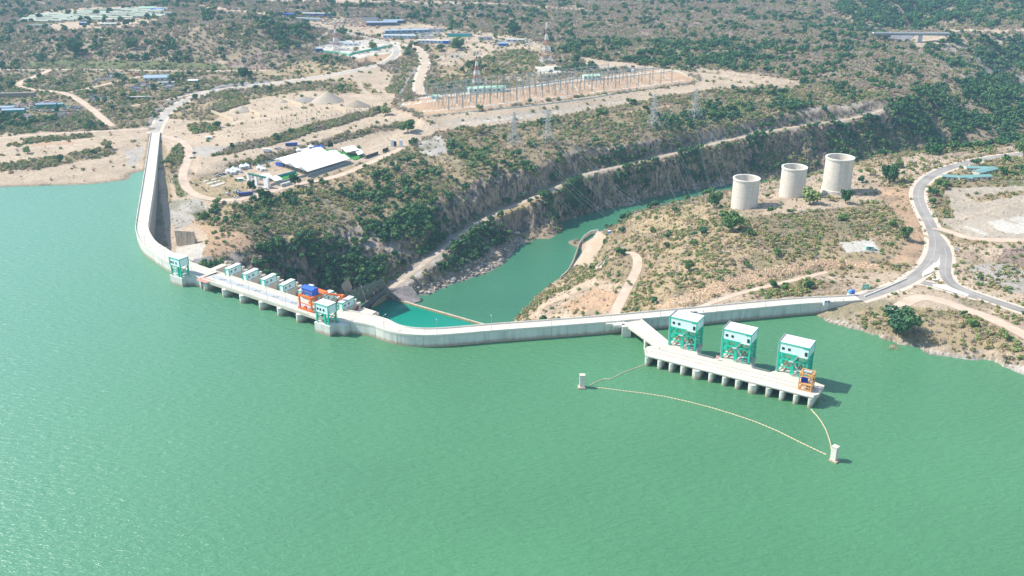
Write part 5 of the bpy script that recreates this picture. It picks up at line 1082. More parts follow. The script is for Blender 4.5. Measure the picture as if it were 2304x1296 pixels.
for a in ((395, 309, -.7, (.75, .76, .77), 'pickup', 'silver pickup on the sand track beside the left end of the dam'), (437, 345, 1.3, (.10, .11, .14), 'car', 'dark car driving up the camp track'), (429, 356, 1.2, (.8, .8, .8), 'car', 'white car right behind the dark one on the camp track'),
    (511, 437, -.6, (.8, .8, .8), 'car', 'white car parked alone left of the dark blue bus'), (530, 433, .3, (.75, .82, .80), 'pickup', 'pale green-white pickup in the pair above the blue bus'), (536, 430, .3, (.78, .8, .8), 'pickup', 'upper white pickup of the pair above the blue bus'),
    (527, 446, -.5, (.72, .70, .55), 'pickup', 'cream pickup left of the pair below the blue bus'), (534, 445, -.5, (.6, .62, .5), 'pickup', 'olive pickup right of the cream one'), (553, 440, .28, (.03, .05, .30), 'bus', 'dark blue coach under the tree at the camp entrance'),
    (585, 423, .1, (.8, .8, .8), 'car', 'white car parked in front of the white entrance arch'), (599, 426, -.3, (.7, .72, .74), 'car', 'silver car right of the entrance arch foot'), (721, 386, .25, (.12, .14, .13), 'van', 'dark van beside the long wall of the big tent'),
    (490, 397, .2, (.75, .77, .78), 'car', 'silver car leftmost of the row by the small peaked tents'), (497, 394, .2, (.3, .32, .36), 'car', 'grey car second in the row by the small peaked tents'), (504, 393, .2, (.12, .13, .15), 'car', 'black car nearest the small peaked tents'),
    (656, 328, .22, (.02, .08, .38), 'bus', 'dark blue coach parked on the wide dirt strip above the tents'), (602, 342, .25, (.8, .8, .8), 'truck', 'white box lorry on the wide dirt strip'), (628, 334, .3, (.8, .8, .8), 'pickup', 'white pickup between the box lorry and the blue coach'),
    (580, 331, .1, (.45, .5, .45), 'car', 'grey-green car alone on the wide dirt strip'), (630, 374, -.5, (.02, .12, .62), 'truck', 'bright blue lorry on the dirt yard left of the big tent'), (791, 172, -.6, (.1, .1, .12), 'car', 'dark car at the fork of the dam road'),
    (622, 336, .3, (.4, .42, .45), 'car', 'small grey car beside the white pickup'), (362, 272, .9, (.25, .2, .2), 'car', 'small dark car on the curve of the dam road'), (806, 346, .4, (.12, .13, .18), 'car', 'dark car beside the small stage tent')):
    vehicle(a[5], a[0], a[1], a[2], a[3], a[4])
p = at(1563, 706, CZ+.02); vehicle('dark pickup parked on the dam crest behind the left intake tower', 0, p, -.3, (.2, .24, .32), 'pickup')
# ------------------------------------------------------------------ simple buildings
def shed(lbl, p, rz, L, W_, h, rh, wall, roof, name='shed', cat='shed', group=None, nwin=0, door=True, win=DARK):
    t = thing(name, lbl, cat, tuple(p), rz, group); b = MB(); b.box(0, 0, -.8, L, W_, h+.8); b.add([(-L/2, -W_/2, h), (-L/2, W_/2, h), (-L/2, 0, h+rh)], [(0, 1, 2)]); b.add([(L/2, -W_/2, h), (L/2, W_/2, h), (L/2, 0, h+rh)], [(0, 1, 2)]); b.build('wall', wall, t)
    b = MB(); e = .35
    for s_ in (-1, 1): b.hexa([(-L/2-e, s_*(W_/2+e), h-.12), (L/2+e, s_*(W_/2+e), h-.12), (L/2+e, 0, h+rh), (-L/2-e, 0, h+rh)], [(-L/2-e, s_*(W_/2+e), h+.06), (L/2+e, s_*(W_/2+e), h+.06), (L/2+e, 0, h+rh+.2), (-L/2-e, 0, h+rh+.2)])
    b.build('roof', roof, t)
    for i in range(nwin): b = MB(); b.box(-L/2+(i+.5)*L/nwin, -W_/2-.03, h*.4, L/nwin*.4, .08, h*.33); b.build('window', win, t)
    if door: b = MB(); b.box(L*.46, -W_/2-.03, 0, .9, .08, h*.72); b.build('door', CONG, t)
    return t
# big tent: three gabled spans
TH = G(700, 392).z
def T(px, py, z): return at(px, py, TH+z)
t = thing('event_tent', 'huge white event tent with three stepped roof spans', 'tent', tuple(T(700, 372, 0))); of = -t.location
Lp = [T(616, 359, 5), T(641, 368.5, 5), T(666, 377.5, 5), T(692, 386.5, 5)]; ax = (T(788, 357, 5)-Lp[3]).normalized(); lens = [(T(724, 335.5, 5)-Lp[0]).length, (T(763, 344, 5)-Lp[1]).length, (T(788, 357, 5)-Lp[3]).length]
for k in range(3):
    a_, c_ = Lp[k]+of, Lp[k+1]+of; m_ = (a_+c_)/2+Vector((0, 0, 2.6)); e = ax*lens[k]; b = MB(); U_ = Vector((0, 0, .15))
    b.hexa([a_, a_+e, m_+e, m_], [a_+U_, a_+e+U_, m_+e+U_, m_+U_]); b.hexa([c_, m_, m_+e, c_+e], [c_+U_, m_+U_, m_+e+U_, c_+e+U_]); b.build('roof_span', TENT, t)
    b = MB(); b.add([a_, c_, m_], [(0, 1, 2)]); b.add([a_+e, c_+e, m_+e], [(0, 1, 2)]); b.build('gable', mat('grey_gable', (.35, .37, .38), .6, .1), t)
b = MB(); a_ = Lp[3]+of; e = ax*lens[2]; n_ = int(lens[2]/3)
for i in range(n_+1): p = a_+e*(i/n_); b.beam((p.x, p.y, p.z-6), (p.x, p.y, p.z), .3)
b.build('side_posts', STEEL, t); b = MB(); q_ = a_+e; w2 = Vector((0, 1.0, 0)); b.hexa([Vector((a_.x, a_.y+.6, a_.z-6)), Vector((q_.x, q_.y+.6, q_.z-6)), Vector((q_.x, q_.y+.8, q_.z-6)), Vector((a_.x, a_.y+.8, a_.z-6))], [Vector((a_.x, a_.y+.6, a_.z-2.2)), Vector((q_.x, q_.y+.6, q_.z-2.2)), Vector((q_.x, q_.y+.8, q_.z-2.2)), Vector((a_.x, a_.y+.8, a_.z-2.2))]); b.build('side_wall', mat('grey_wall', (.30, .33, .34), .6, .15, 1), t)
b = MB(); a2 = Lp[0]+of; 
for i in range(9): p = a2.lerp(a_, i/8); b.beam((p.x, p.y, p.z-6), (p.x, p.y, p.z), .3)
b.build('end_posts', STEEL, t)
# small peaked tents
def peaked():
    t = thing('peaked_tent', '', 'tent', group='small white peaked tents'); b = MB(); pr = [(-1, 2.4), (-.62, 3.0), (-.3, 3.9), (-.05, 5.2)]; V = []
    for k, z in pr:
        for sx, sy in ((1, 1), (-1, 1), (-1, -1), (1, -1)): V.append((2.7*sx*abs(k), 2.7*sy*abs(k), z))
    b.add(V, [(i*4+j, i*4+(j+1) % 4, (i+1)*4+(j+1) % 4, (i+1)*4+j) for i in range(3) for j in range(4)]+[(12, 13, 14, 15)]); b.build('canopy', TENT, t); b = MB(); b.box(0, 0, -.3, 5.2, 5.2, 2.7); b.build('side_wall', WHITE, t); b = MB(); b.box(0, -2.62, 0, 1.4, .06, 2); b.build('opening', CONG, t); return t
pk = None
for px, py, l in ((515, 389, 'leftmost small peaked tent by the parked cars'), (524, 391, 'front peaked tent, second from the left'), (526, 385, 'peaked tent behind the two leftmost'), (535, 387, 'peaked tent at the right of the left cluster'), (545, 379, 'peaked tent of the upper pair, left one'), (555, 377, 'peaked tent of the upper pair, right one'),
    (584, 381, 'left peaked tent beside the dirt yard'), (592, 384, 'right peaked tent beside the dirt yard'), (673, 342, 'peaked tent at the back left corner of the big tent'), (700, 334, 'small peaked tent next to the blue tent')):
    p = G(px, py)
    if pk is None: pk = peaked(); pk.location = p; pk.rotation_euler = (0, 0, .35); pk['label'] = l
    else: dup(pk, tuple(p), .35, l)
def canopy(lbl, pix, z, h, m, name='awning', cat='awning', posts=True, ridge=0):
    P = [T(x, y, z) for x, y in pix]; c = sum(P, Vector())/4; t = thing(name, lbl, cat, (c.x, c.y, c.z-z)); of = -t.location; P = [p+of for p in P]; b = MB()
    if ridge:
        m1 = (P[0]+P[3])/2+Vector((0, 0, ridge)); m2 = (P[1]+P[2])/2+Vector((0, 0, ridge)); b.add([P[0], P[1], P[2], P[3], m1, m2], [(0, 1, 5, 4), (3, 4, 5, 2), (0, 4, 3), (1, 2, 5)])
    else: b.hexa([p-Vector((0, 0, .15)) for p in P], P)
    b.build('roof', m, t)
    if posts: [MB().beam((p.x, p.y, 0), (p.x, p.y, z-.15), .25).build('post', STEEL, t) for p in P]
    return t
canopy('white flat canopy behind the entrance arch, left one', ((583, 393), (601, 389), (612, 396), (596, 401)), 4, 0, TENT, ridge=1)
canopy('white flat canopy right of the entrance arch, over the carpet', ((606, 399), (620, 395), (636, 403), (619, 408)), 4, 0, TENT, ridge=1)
canopy('blue party tent behind the big white tent', ((704, 331), (722, 327), (728, 333), (710, 337)), 3, 0, BLUE, 'blue_tent', 'tent', ridge=2)
canopy('low white tent right of the first peaked tent behind the big tent', ((676, 337), (692, 332), (697, 338), (682, 341)), 3.5, 0, TENT, 'white_tent', 'tent', ridge=1.6)
canopy('white stage roof with a dark red stage under it', ((766, 332), (795, 327), (807, 337), (779, 343)), 6, 0, TENT, 'stage_tent', 'tent', ridge=1)
canopy('small white tent beside the stage roof', ((796, 338), (808, 335), (818, 344), (806, 349)), 4, 0, TENT, 'white_tent', 'tent', ridge=1)
p = T(785, 343, 0); t = thing('stage', 'dark red stage under the white stage roof', 'stage', tuple(p), .3); b = MB(); b.box(0, 3, -.5, 12, 6, 1.7); b.build('platform', mat('dark_red', (.2, .03, .04), .7), t); b = MB(); b.box(0, 6, 1.2, 12, .2, 3.3); b.build('backdrop', mat('dark_red', (.2, .03, .04)), t)
for i, (pix, l) in enumerate((((( 607, 405), (662, 388), (672, 393), (634, 406)), 'green turf carpet between the arch and the big tent'), (((726, 336), (748, 338), (822, 352), (800, 361)), 'green turf lawn behind the big tent in front of the stage'))):
    P = [G(*q_)+Vector((0, 0, .25)) for q_ in pix]; z_ = max(p.z for p in P); b = MB(); b.hexa([(p.x, p.y, z_-1.5) for p in P], [(p.x, p.y, z_) for p in P]); tag(b.build('turf_carpet', TURF), l, 'turf')
def panel(name, lbl, cat, x0, y0, x1, y1, h, m, th=.2, base=0.0, posts=True):
    a_, c_ = G(x0, y0), G(x1, y1); t = thing(name, lbl, cat, tuple(a_)); d = c_-a_; d = Vector((d.x, d.y, 0)); b = MB(); b.beam((0, 0, base+h/2), (d.x, d.y, base+h/2+(c_.z-a_.z)), th, h); b.build('panel', m, t)
    if posts:
        n_ = max(1, int(d.length/6))
        for i in range(n_+1): q_ = d*(i/n_); b = MB(); b.beam((q_.x, q_.y, -.5+(c_.z-a_.z)*i/n_), (q_.x, q_.y, base+h+(c_.z-a_.z)*i/n_), .25); b.build('post', STEEL, t)
    return t
BANNER = mat('banner_blue_green', (.05, .38, .5), .6, .5, .35)
panel('banner_wall', 'blue and green printed banner along the turf carpet', 'banner', 626, 400, 667, 389, 2.6, BANNER)
panel('video_screen', 'black video screen behind the big tent', 'screen', 738, 336, 750, 334, 4, mat('black_screen', (.02, .025, .03), .3), .4, 2.2)
panel('dark_hoarding', 'long dark hoarding along the edge of the lawn', 'hoarding', 823, 357, 851, 347, 3, mat('charcoal', (.06, .065, .07), .7)); panel('dark_hoarding', 'short dark hoarding nearest the gate pillars', 'hoarding', 861, 343, 873, 339, 3.5, mat('charcoal', (.06, .065, .07)))
panel('side_fence', 'grey fence from the entrance arch to the big tent', 'fence', 609, 418, 690, 396, 1.8, mat('fence_grey', (.33, .37, .38), .6, .2, 1)); panel('teal_barrier', 'low teal barrier at the foot of the cut slope', 'barrier', 575, 372, 660, 350, 1.2, mat('teal_paint', (.15, .42, .42), .6, .2))
panel('white_cabin_wall', 'long white wall with dark shapes at the slope edge', 'wall', 632, 421, 655, 414, 2.8, mat('patched_white', (.6, .6, .58), .7, .6, .8), 2.4)
# entrance arch
a_, m_, c_ = G(561, 412), G(578, 416), G(601, 422); t = thing('entrance_arch', 'white three-pillar entrance arch with a dark green top beam', 'arch', tuple(m_), 0); of = -t.location; r = math.atan2(c_.y-a_.y, c_.x-a_.x)
for p, w_ in ((a_, 3), (m_, 3), (c_, 5.5)): b = MB(); q_ = p+of; b.box(q_.x, q_.y, -1, w_, 2.2, 10, r); b.build('pillar', WHITE, t)
b = MB(); q0, q1 = a_+of, c_+of; b.beam((q0.x, q0.y, 9), (q1.x, q1.y, 9), 2.6, .9); b.build('top_beam', mat('dark_green', (.02, .15, .10), .5), t)
for f_ in (.25, .72): b = MB(); q_ = q0.lerp(q1, f_); b.box(q_.x, q_.y+.6, 5, 4, .2, 3.2, r); b.build('banner', mat('lilac_banner', (.5, .5, .62), .6), t)
t = thing('gate_pillars', 'pair of white gate pillars with a black panel between them', 'gate', tuple(G(894, 329)), -.1)
for x in (-5, 4): b = MB(); b.box(x, 0, -.5, 3, 2, 7); b.build('pillar', mat('pale_blue_white', (.62, .70, .80), .6, .06), t)
b = MB(); b.box(-2.2, .4, 0, 2.6, 1.0, 5); b.build('panel', BLACK, t)
shed('small teal hut on the sandy pad left of the dirt strip', G(470, 313), .2, 4, 3.2, 2.6, .5, mat('teal_wall', (.25, .55, .48), .6), WHITE, 'hut', 'hut', nwin=1)
shed('small teal and white hut in the clearing right of the scrub hill', G(1955, 561), -.1, 5, 4, 3, .5, mat('teal_wall', (.25, .55, .48)), WHITE, 'hut', 'hut', nwin=1)
shed('green kiosk at the camp entrance left of the arch', G(541, 407), .3, 5, 3, 2.6, .3, mat('teal_wall', (.2, .5, .42)), WHITE, 'kiosk', 'kiosk', nwin=1)
for i, s_ in enumerate(('455 409 484 402 489 404 461 411', '463 414 492 406 497 408 469 416', '473 419 502 410 508 413 480 422')):
    P = [G(*q_) for q_ in pts(s_)]; b = MB(); z_ = max(p.z for p in P)+.35; b.hexa([(p.x, p.y, z_-2) for p in P], [(p.x, p.y, z_) for p in P]); tag(b.build('concrete_slab', mat('slab_pale', (.52, .47, .40))), ['pale concrete slab on the ground, upper of three', 'pale concrete slab on the ground, middle of three', 'pale concrete slab on the ground, lowest of three'][i], 'concrete slab')
for px, py in ((0, 0),): pass
# ------------------------------------------------------------------ gravel yard
def pile(lbl, px, py, wpx, hpx, m=GVL, seed=0, ell=1.0):
    p = G(px, py); s = px_m(p); r = wpx/2/s; h = hpx/s*1.05; b = MB(); V = [(0, 0, h)]; n = 22; rr_ = random.Random(seed)
    for k, f_ in enumerate((.12, .35, .6, .85, 1.05)):
        for i in range(n): a = 6.2832*i/n; q_ = r*f_*(1+rr_.uniform(-.07, .07)); V.append((q_*math.cos(a), q_*ell*math.sin(a), h*(1-f_)-(0 if f_ < 1 else .6)+rr_.uniform(-.02, .02)*h))
    F_ = [(0, 1+i, 1+(i+1) % n) for i in range(n)]+[(1+k*n+i, 1+(k+1)*n+i, 1+(k+1)*n+(i+1) % n, 1+k*n+(i+1) % n) for k in range(4) for i in range(n)]; b.add(V, F_); o = b.build('gravel_pile', m, None, True); o.location = p; tag(o, lbl, 'gravel pile')
pile('tall pointed gravel pile in the stone yard', 737, 228, 78, 22, seed=1); pile('broad low dark gravel pile left of the pointed one', 688, 226, 60, 8, mat('dark_gravel', (.31, .275, .24), .95, .15, .8), 2); pile('rubble pile right of the pointed gravel pile', 803, 238, 62, 13, mat('rubble', (.34, .28, .22), .95, .3, .9), 3, .7)
pile('small cone of gravel at the left of the retaining wall', 636, 230, 26, 7, seed=4); pile('gravel pile in the left bay of the stone yard', 545, 250, 56, 12, seed=5, ell=.8)
for k, (x0, y0, x1, y1, l) in enumerate(((638, 226, 682, 240, 'tan retaining wall left of the pointed gravel pile'), (738, 240, 780, 253, 'tan retaining wall in front of the rubble pile'), (560, 250, 586, 262, 'short tan retaining wall right of the left gravel pile'), (476, 254, 526, 272, 'long tan retaining wall at the left end of the stone yard'))): panel('bay_wall', l, 'retaining wall', x0, y0, x1, y1, 3.4, SANDC, .6, 0, False)
stub = None
rows = ['55 1055 100 1045 147 1035 193 1023 237 1016 282 1005 323 995 367 985 410 975 452 967 493 957 535 947 575 940 617 932', '235 1052 323 1035 410 1015 493 997 580 978 662 960', '267 1083 313 1073 357 1063 403 1052 448 1043 492 1033 533 1022 577 1013 620 1003 663 995 705 985 748 975 790 967 865 947 905 940 945 930 985 920 1020 915 1060 905']
for rw in rows:
    for x, y in pts(rw):
        p = G(560+x/3.81, y/3.81+2)
        if stub is None:
            stub = thing('concrete_stub', 'short tan concrete stub column standing in rows on the sandy yard', 'concrete stub', tuple(p), .3, 'concrete stubs in rows on the yard'); b = MB(); b.box(0, 0, -.5, .9, .9, 3.2); b.build('column', SANDC, stub); b = MB(); b.box(0, 0, -.3, 1.6, 1.6, .55); b.build('footing', SANDC, stub)
        else: dup(stub, tuple(p), .3)
# ------------------------------------------------------------------ substation
def poly_fence(lbl, s, h, m, step=4, z=0.0):
    P = [G(x, y) for x, y in dens(pts(s), 16)]; t = thing('fence', lbl, 'fence', tuple(P[0])); of = -t.location; b = MB(); pb_ = MB()
    for a_, c_ in zip(P[:-1], P[1:]):
        a_, c_ = a_+of, c_+of; b.beam(a_+Vector((0, 0, .35)), c_+Vector((0, 0, .35)), .25, .9)
        for z_ in (1.0, 1.6, 2.2): b.beam(a_+Vector((0, 0, z_)), c_+Vector((0, 0, z_)), .07)
        n_ = max(1, int((c_-a_).length/step))
        for i in range(n_): q_ = a_.lerp(c_, i/n_); pb_.beam(q_, q_+Vector((0, 0, h)), .22)
    b.build('rails', mat('pale_green_wall', (.50, .60, .52), .7), t); pb_.build('posts', m, t)
poly_fence('long green-posted fence along the near side of the substation', '897 237 925 250 957 262 1020 256 1100 248 1180 240 1250 232 1330 221 1400 209 1480 198 1572 183', 2.5, GREEN and mat('fence_green', (.10, .30, .24), .6))
poly_fence('fence closing the back of the substation', '897 235 925 222 955 216 1100 202 1200 192 1330 172 1440 156 1505 152 1572 182', 2.3, mat('fence_grey2', (.35, .42, .40), .6))
GST = mat('gantry_steel', (.38, .44, .44), .5, .05)
def gantry(L_, h):
    t = thing('gantry', '', 'gantry', group='lattice steel gantries of the substation')
    for x in (0, L_):
        b = MB(); 
        for sx, sy in ((-.6, -.6), (.6, -.6), (.6, .6), (-.6, .6)): b.beam((x+sx, sy, 0), (x+sx*.4, sy*.4, h+2.5), .24)
        for k in range(6):
            z0, z1 = h*k/6, h*(k+1)/6; w0, w1 = .6-.3*k/6, .6-.3*(k+1)/6; b.beam((x-w0, -w0, z0), (x+w1, -w1, z1), .1); b.beam((x+w0, w0, z0), (x-w1, w1, z1), .1)
        b.build('column', GST, t)
    b = MB()
    for sy, sz in ((-.4, 0), (.4, 0), (0, .8)): b.beam((0, sy, h+sz), (L_, sy, h+sz), .24)
    for k in range(10): x0, x1 = L_*k/10, L_*(k+1)/10; b.beam((x0, -.4, h), (x1, 0, h+.8), .08); b.beam((x0, .4, h), (x1, -.4, h), .08)
    b.build('beam', GST, t); return t
A0, A1 = at(960, 262, 13), at(1572, 183, 13); ua = (A1-A0).normalized(); va = Vector((-ua.y, ua.x, 0)); LL = (A1-A0).length
gt = gantry(18, 13.5); first = True; gi_ = 0
def sub(u, v): p = A0+ua*u+va*v; p.z = gz(p.x, p.y); return p
gl = 'lattice gantry of the substation, %s row from the fence'
for r_i, v in enumerate((12, 33, 54, 76, 97)):
    for k in range(18):
        u = 34+k*18+r_i*4
        if u > LL-40-r_i*9 or (k in (5, 11) and r_i in (1, 2)): continue
        p = sub(u, v)
        if first: gt.location = p; gt.rotation_euler = (0, 0, math.atan2(ua.y, ua.x)); first = False; gt['label'] = gl % 'front'
        else: dup(gt, tuple(p), math.atan2(ua.y, ua.x), gl % ('front', 'second', 'third', 'fourth', 'back')[r_i])
po = thing('insulator_post', 'thin insulator post on a small footing in the substation rows', 'insulator', group='insulator posts in the substation'); b = MB(); b.cyl((0, 0, 0), (0, 0, 2.6), .16, .16, 5); b.build('stand', STEEL, po); b = MB(); b.cyl((0, 0, 2.6), (0, 0, 5.4), .26, .2, 6); b.build('insulator', mat('insulator_grey', (.27, .33, .29), .4), po); first = True; cnt = 0
for i in range(33):
    for j in range(10):
        u = 30+i*9.2; v = 7+j*7.6
        if u > LL-34-j*4 or (i % 8) == 7 or cnt > 285: continue
        p = sub(u+random.uniform(-.5, .5), v); cnt += 1
        if first: po.location = p; first = False
        else: dup(po, tuple(p))
shed('long pale green control building behind the left gantries', G(1095, 206)+Vector((0, 0, 0)), .16, 46, 12, 5, 2, MINT, mat('green_roof', (.40, .58, .42), .6, .05), 'control_building', 'building', nwin=8)
shed('small green-roofed guard house at the left end of the substation', G(980, 222), .1, 9, 6, 3.4, 1.4, MINT, mat('green_roof', (.4, .58, .42)), 'guard_house', 'building', nwin=2)
shed('pale green relay building in the middle of the substation', G(1330, 178), .14, 22, 9, 5, 1.5, MINT, mat('green_roof', (.4, .58, .42)), 'relay_building', 'building', nwin=4)
b0 = G(1424, 164); t = thing('transformer', 'white transformer tank near the right end of the substation', 'transformer', tuple(b0)); b = MB(); b.box(0, 0, 0, 4, 3, 5); b.build('tank', WHITE, t); b = MB(); b.box(2.6, 0, .5, 1, 3.4, 3.5); b.build('radiator', CONG, t)
# ------------------------------------------------------------------ masts, pylons, wires
def lattice(par, name, w0, w1, z0, z1, n, m, th=.35):
    b = MB()
    c = ((-1, -1), (1, -1), (1, 1), (-1, 1))
    for sx, sy in c: b.beam((sx*w0/2, sy*w0/2, z0), (sx*w1/2, sy*w1/2, z1), th)
    for k in range(n):
        a0, a1 = z0+(z1-z0)*k/n, z0+(z1-z0)*(k+1)/n; q0, q1 = (w0+(w1-w0)*k/n)/2, (w0+(w1-w0)*(k+1)/n)/2
        for i in range(4): s0, s1 = c[i], c[(i+1) % 4]; b.beam((s0[0]*q0, s0[1]*q0, a0), (s1[0]*q1, s1[1]*q1, a1), th*.6); b.beam((s1[0]*q0, s1[1]*q0, a0), (s0[0]*q1, s0[1]*q1, a1), th*.6); b.beam((s0[0]*q1, s0[1]*q1, a1), (s1[0]*q1, s1[1]*q1, a1), th*.6)
    return b.build(name, m, par)
def mast(lbl, px, py, top, wpx):
    p = G(px, py); s = px_m(p); h = (py-top)/s/.95; w0 = wpx/s; t = thing('lattice_mast', lbl, 'mast', tuple(p), .3, None); n = 7
    for k in range(n):
        f0, f1 = k/n, (k+1)/n; wd = lambda f_: max(w0*(1-f_*1.25), w0*.1); lattice(t, 'section', wd(f0), wd(f1), h*f0, h*f1, 2, WHITE if k % 2 == 0 else mat('mast_red', (.48, .22, .18), .6), .45)
    b = MB(); b.cyl((.9, 0, h*.78), (2.2, 0, h*.78), .8, .8, 10); b.cyl((-2, 0, h*.84), (-.9, 0, h*.84), .7, .7, 10); b.build('antenna_dish', WHITE, t)
mast('tall red and white lattice mast standing behind the substation', 1229, 142, 57, 26); mast('red and white lattice mast at the left end of the substation', 1073, 190, 121, 20); mast('red and white lattice mast by the green-walled compound', 757, 112, 52, 18)
def pylon(lbl, px, py, top, wpx):
    p = G(px, py); s = px_m(p); h = (py-top)/s/.95; w0 = wpx/s; t = thing('power_pylon', lbl, 'pylon', tuple(p), .5, 'power pylons above the gorge'); lattice(t, 'legs', w0, w0*.28, 0, h*.45, 3, STEEL, .3); lattice(t, 'body', w0*.28, w0*.1, h*.45, h, 7, STEEL, .24); b = MB()
    for z in (.66, .80, .93):
        for s_ in (-1, 1): b.beam((0, 0, h*z), (s_*w0*.42, 0, h*z+.3), .28); b.beam((0, 0, h*z+1.6), (s_*w0*.42, 0, h*z+.3), .18)
    b.build('cross_arms', STEEL, t); return p, h, w0
PY_ = [pylon('lattice pylon nearest the embankment, leftmost of the four above the gorge', 1157, 326, 255, 30), pylon('second lattice pylon from the left above the gorge', 1232, 318, 250, 30), pylon('third lattice pylon from the left, beside the white track scar', 1470, 285, 215, 28), pylon('rightmost lattice pylon of the four, nearest the far cliff', 1563, 268, 203, 30)]
def wire(lbl, a_, c_, sag, n=14, r=.07):
    t = thing('power_line', lbl, 'power line', tuple(a_), 0, 'power lines over the gorge'); b = MB(); P = [(a_.lerp(c_, i/n)-a_-Vector((0, 0, sag*4*(i/n)*(1-i/n)))) for i in range(n+1)]; b.tube(P, r*.38, 3); b.build('wire', mat('wire_alloy', (.55, .55, .53), .4, .02, metal=.3), t)
for k, (p, h, w0) in enumerate(PY_):
    ends = ((1330, 492), (1420, 475), (1560, 470), (1640, 455))[k]; e = at(ends[0], ends[1], -12)
    for j, (sx, z) in enumerate(((-.42, .66), (.42, .66), (-.42, .8), (.42, .8), (0, 1.0))):
        a_ = p+Vector((sx*w0*.9, sx*w0*.4, h*z)); wire('thin pale power line crossing the gorge from the %s pylon' % ('first', 'second', 'third', 'fourth')[k], a_, e+Vector((sx*30, 0, 0+j*1.5)), 9)
    q_ = sub(60+k*70, 14)+Vector((0, 0, 13))
    for sx in (-.42, .42): wire('thin power line from the substation to the %s pylon' % ('first', 'second', 'third', 'fourth')[k], q_+Vector((sx*14, 0, 0)), p+Vector((sx*w0, 0, h*.8)), 3)
def pole(lbl, px, py, hpx):
    p = G(px, py); h = hpx/px_m(p); t = thing('utility_pole', lbl, 'pole', tuple(p)); b = MB(); b.cyl((0, 0, 0), (0, 0, h), .22, .12, 5); b.build('shaft', STEEL, t); b = MB(); b.beam((-1.2, 0, h*.93), (1.2, 0, h*.93), .18); b.build('cross_arm', STEEL, t)
for a in (('grey pole on the foreshore verge below the scrapyard', 125, 302, 20), ('thin pole in the scrub left of the dam road curve', 292, 272, 24), ('thin pole on the slope right of the dam road curve', 412, 254, 18), ('pole beside the pale track south of the road fork', 825, 214, 16), ('pole on the bare slope right of the gravel road', 1000, 152, 16), ('pole at the top of the gorge slope, left', 1070, 336, 24), ('pole at the top of the gorge slope, right', 1096, 360, 24), ('pole left of the gravel piles', 680, 205, 14), ('pole just behind the pointed gravel pile', 752, 202, 16), ('tall pole right of the far settlement', 378, 50, 26)): pole(*a)
# ------------------------------------------------------------------ yards, camps, settlement
def jumble(lbl, name, poly, n, cols, zmax=1.6, big=(1, 4)):
    P = pts(poly); xs = [p[0] for p in P]; ys = [p[1] for p in P]; c = G(sum(xs)/len(xs), sum(ys)/len(ys)); b = MB(); k = 0; ms = [mat('scrap_%d_%d' % (int(q_[0]*100), int(q_[2]*100)), q_, .6, .2) for q_ in cols]; tries = 0
    while k < n and tries < n*30:
        tries += 1; x, y = random.uniform(min(xs), max(xs)), random.uniform(min(ys), max(ys))
        if not inpoly(P, np.array([x]), np.array([y]))[0]: continue
        g_ = G(x, y)-c; b.mi = random.randrange(len(ms)); l_ = random.uniform(*big); b.box(g_.x, g_.y, g_.z-.4, l_, random.uniform(.6, 2.0), random.uniform(.6, zmax)+.4, random.choice((.2, .3, 1.7, .25, random.uniform(0, 3)))); k += 1
    o = b.build(name, ms); o.location = c; return tag(o, lbl, 'scrap', kind='stuff')
MIXC = [(.5, .5, .52), (.12, .2, .38), (.25, .14, .10), (.55, .5, .45), (.1, .12, .14), (.5, .2, .1), (.16, .38, .40)]
for a in (('row of rusty and blue scrap in the upper yard', 'scrap_heap', '215 178 250 166 272 164 268 176 232 182 200 190', 110, MIXC), ('heap of orange pipes behind the blue-grey shed', 'scrap_heap', '282 166 318 160 326 164 300 170 286 170', 45, [(.65, .2, .06), (.6, .5, .4), (.2, .2, .3)]), ('large heap of blue and white scrap in the middle yard', 'scrap_heap', '285 200 330 184 345 196 340 202 300 208', 130, MIXC+[(.1, .2, .45)]),
    ('heap of dark machine parts beside the shed', 'scrap_heap', '358 192 385 187 398 196 370 202', 60, MIXC), ('heap of rusty scrap left of the track', 'scrap_heap', '192 212 240 210 245 225 215 235 200 222', 100, MIXC), ('low line of steel beams on the grass', 'scrap_heap', '85 196 170 190 180 194 120 200', 50, [(.2, .22, .28), (.12, .14, .18), (.25, .35, .4)], ),
    ('red and white scrap piled in the lower left yard', 'scrap_heap', '0 238 50 232 125 224 130 232 60 242 0 246', 170, [(.45, .2, .16), (.6, .55, .5), (.2, .15, .18), (.5, .5, .52)]), ('blue and green scrap beside the green-walled sheds', 'scrap_heap', '60 240 150 236 185 240 180 250 110 254 60 250', 150, MIXC+[(.05, .35, .3)]), ('grey pipes stacked at the bottom of the lower left yard', 'scrap_heap', '35 262 75 258 85 262 45 268', 40, [(.4, .42, .45), (.3, .3, .34)]), ('scrap scattered by the wide dirt track', 'scrap_heap', '110 252 180 246 200 256 150 266', 60, MIXC),
    ('crowded store of red and white equipment in the far camp', 'equipment_store', '722 44 800 42 862 56 850 62 780 60 728 56', 260, [(.55, .16, .14), (.65, .62, .6), (.5, .4, .36), (.62, .5, .25), (.3, .32, .35)], 2.4, (2, 6)), ('crowded store of pale equipment in the middle far camp', 'equipment_store', '940 74 985 72 1000 82 960 88 925 84', 110, [(.6, .6, .6), (.3, .36, .45), (.5, .45, .4)], 2, (2, 6)), ('vehicles and stores at the right end of the far camps', 'equipment_store', '1105 92 1180 88 1215 98 1170 104 1110 102', 60, [(.6, .6, .6), (.3, .36, .45), (.5, .45, .4)], 2, (2, 6)),
    ('white sacks laid out on the sand right of the gravel road', 'sacks', '1010 122 1045 121 1050 130 1012 130', 50, [(.65, .66, .66), (.55, .55, .52)], .9, (1, 3))): jumble(*a)
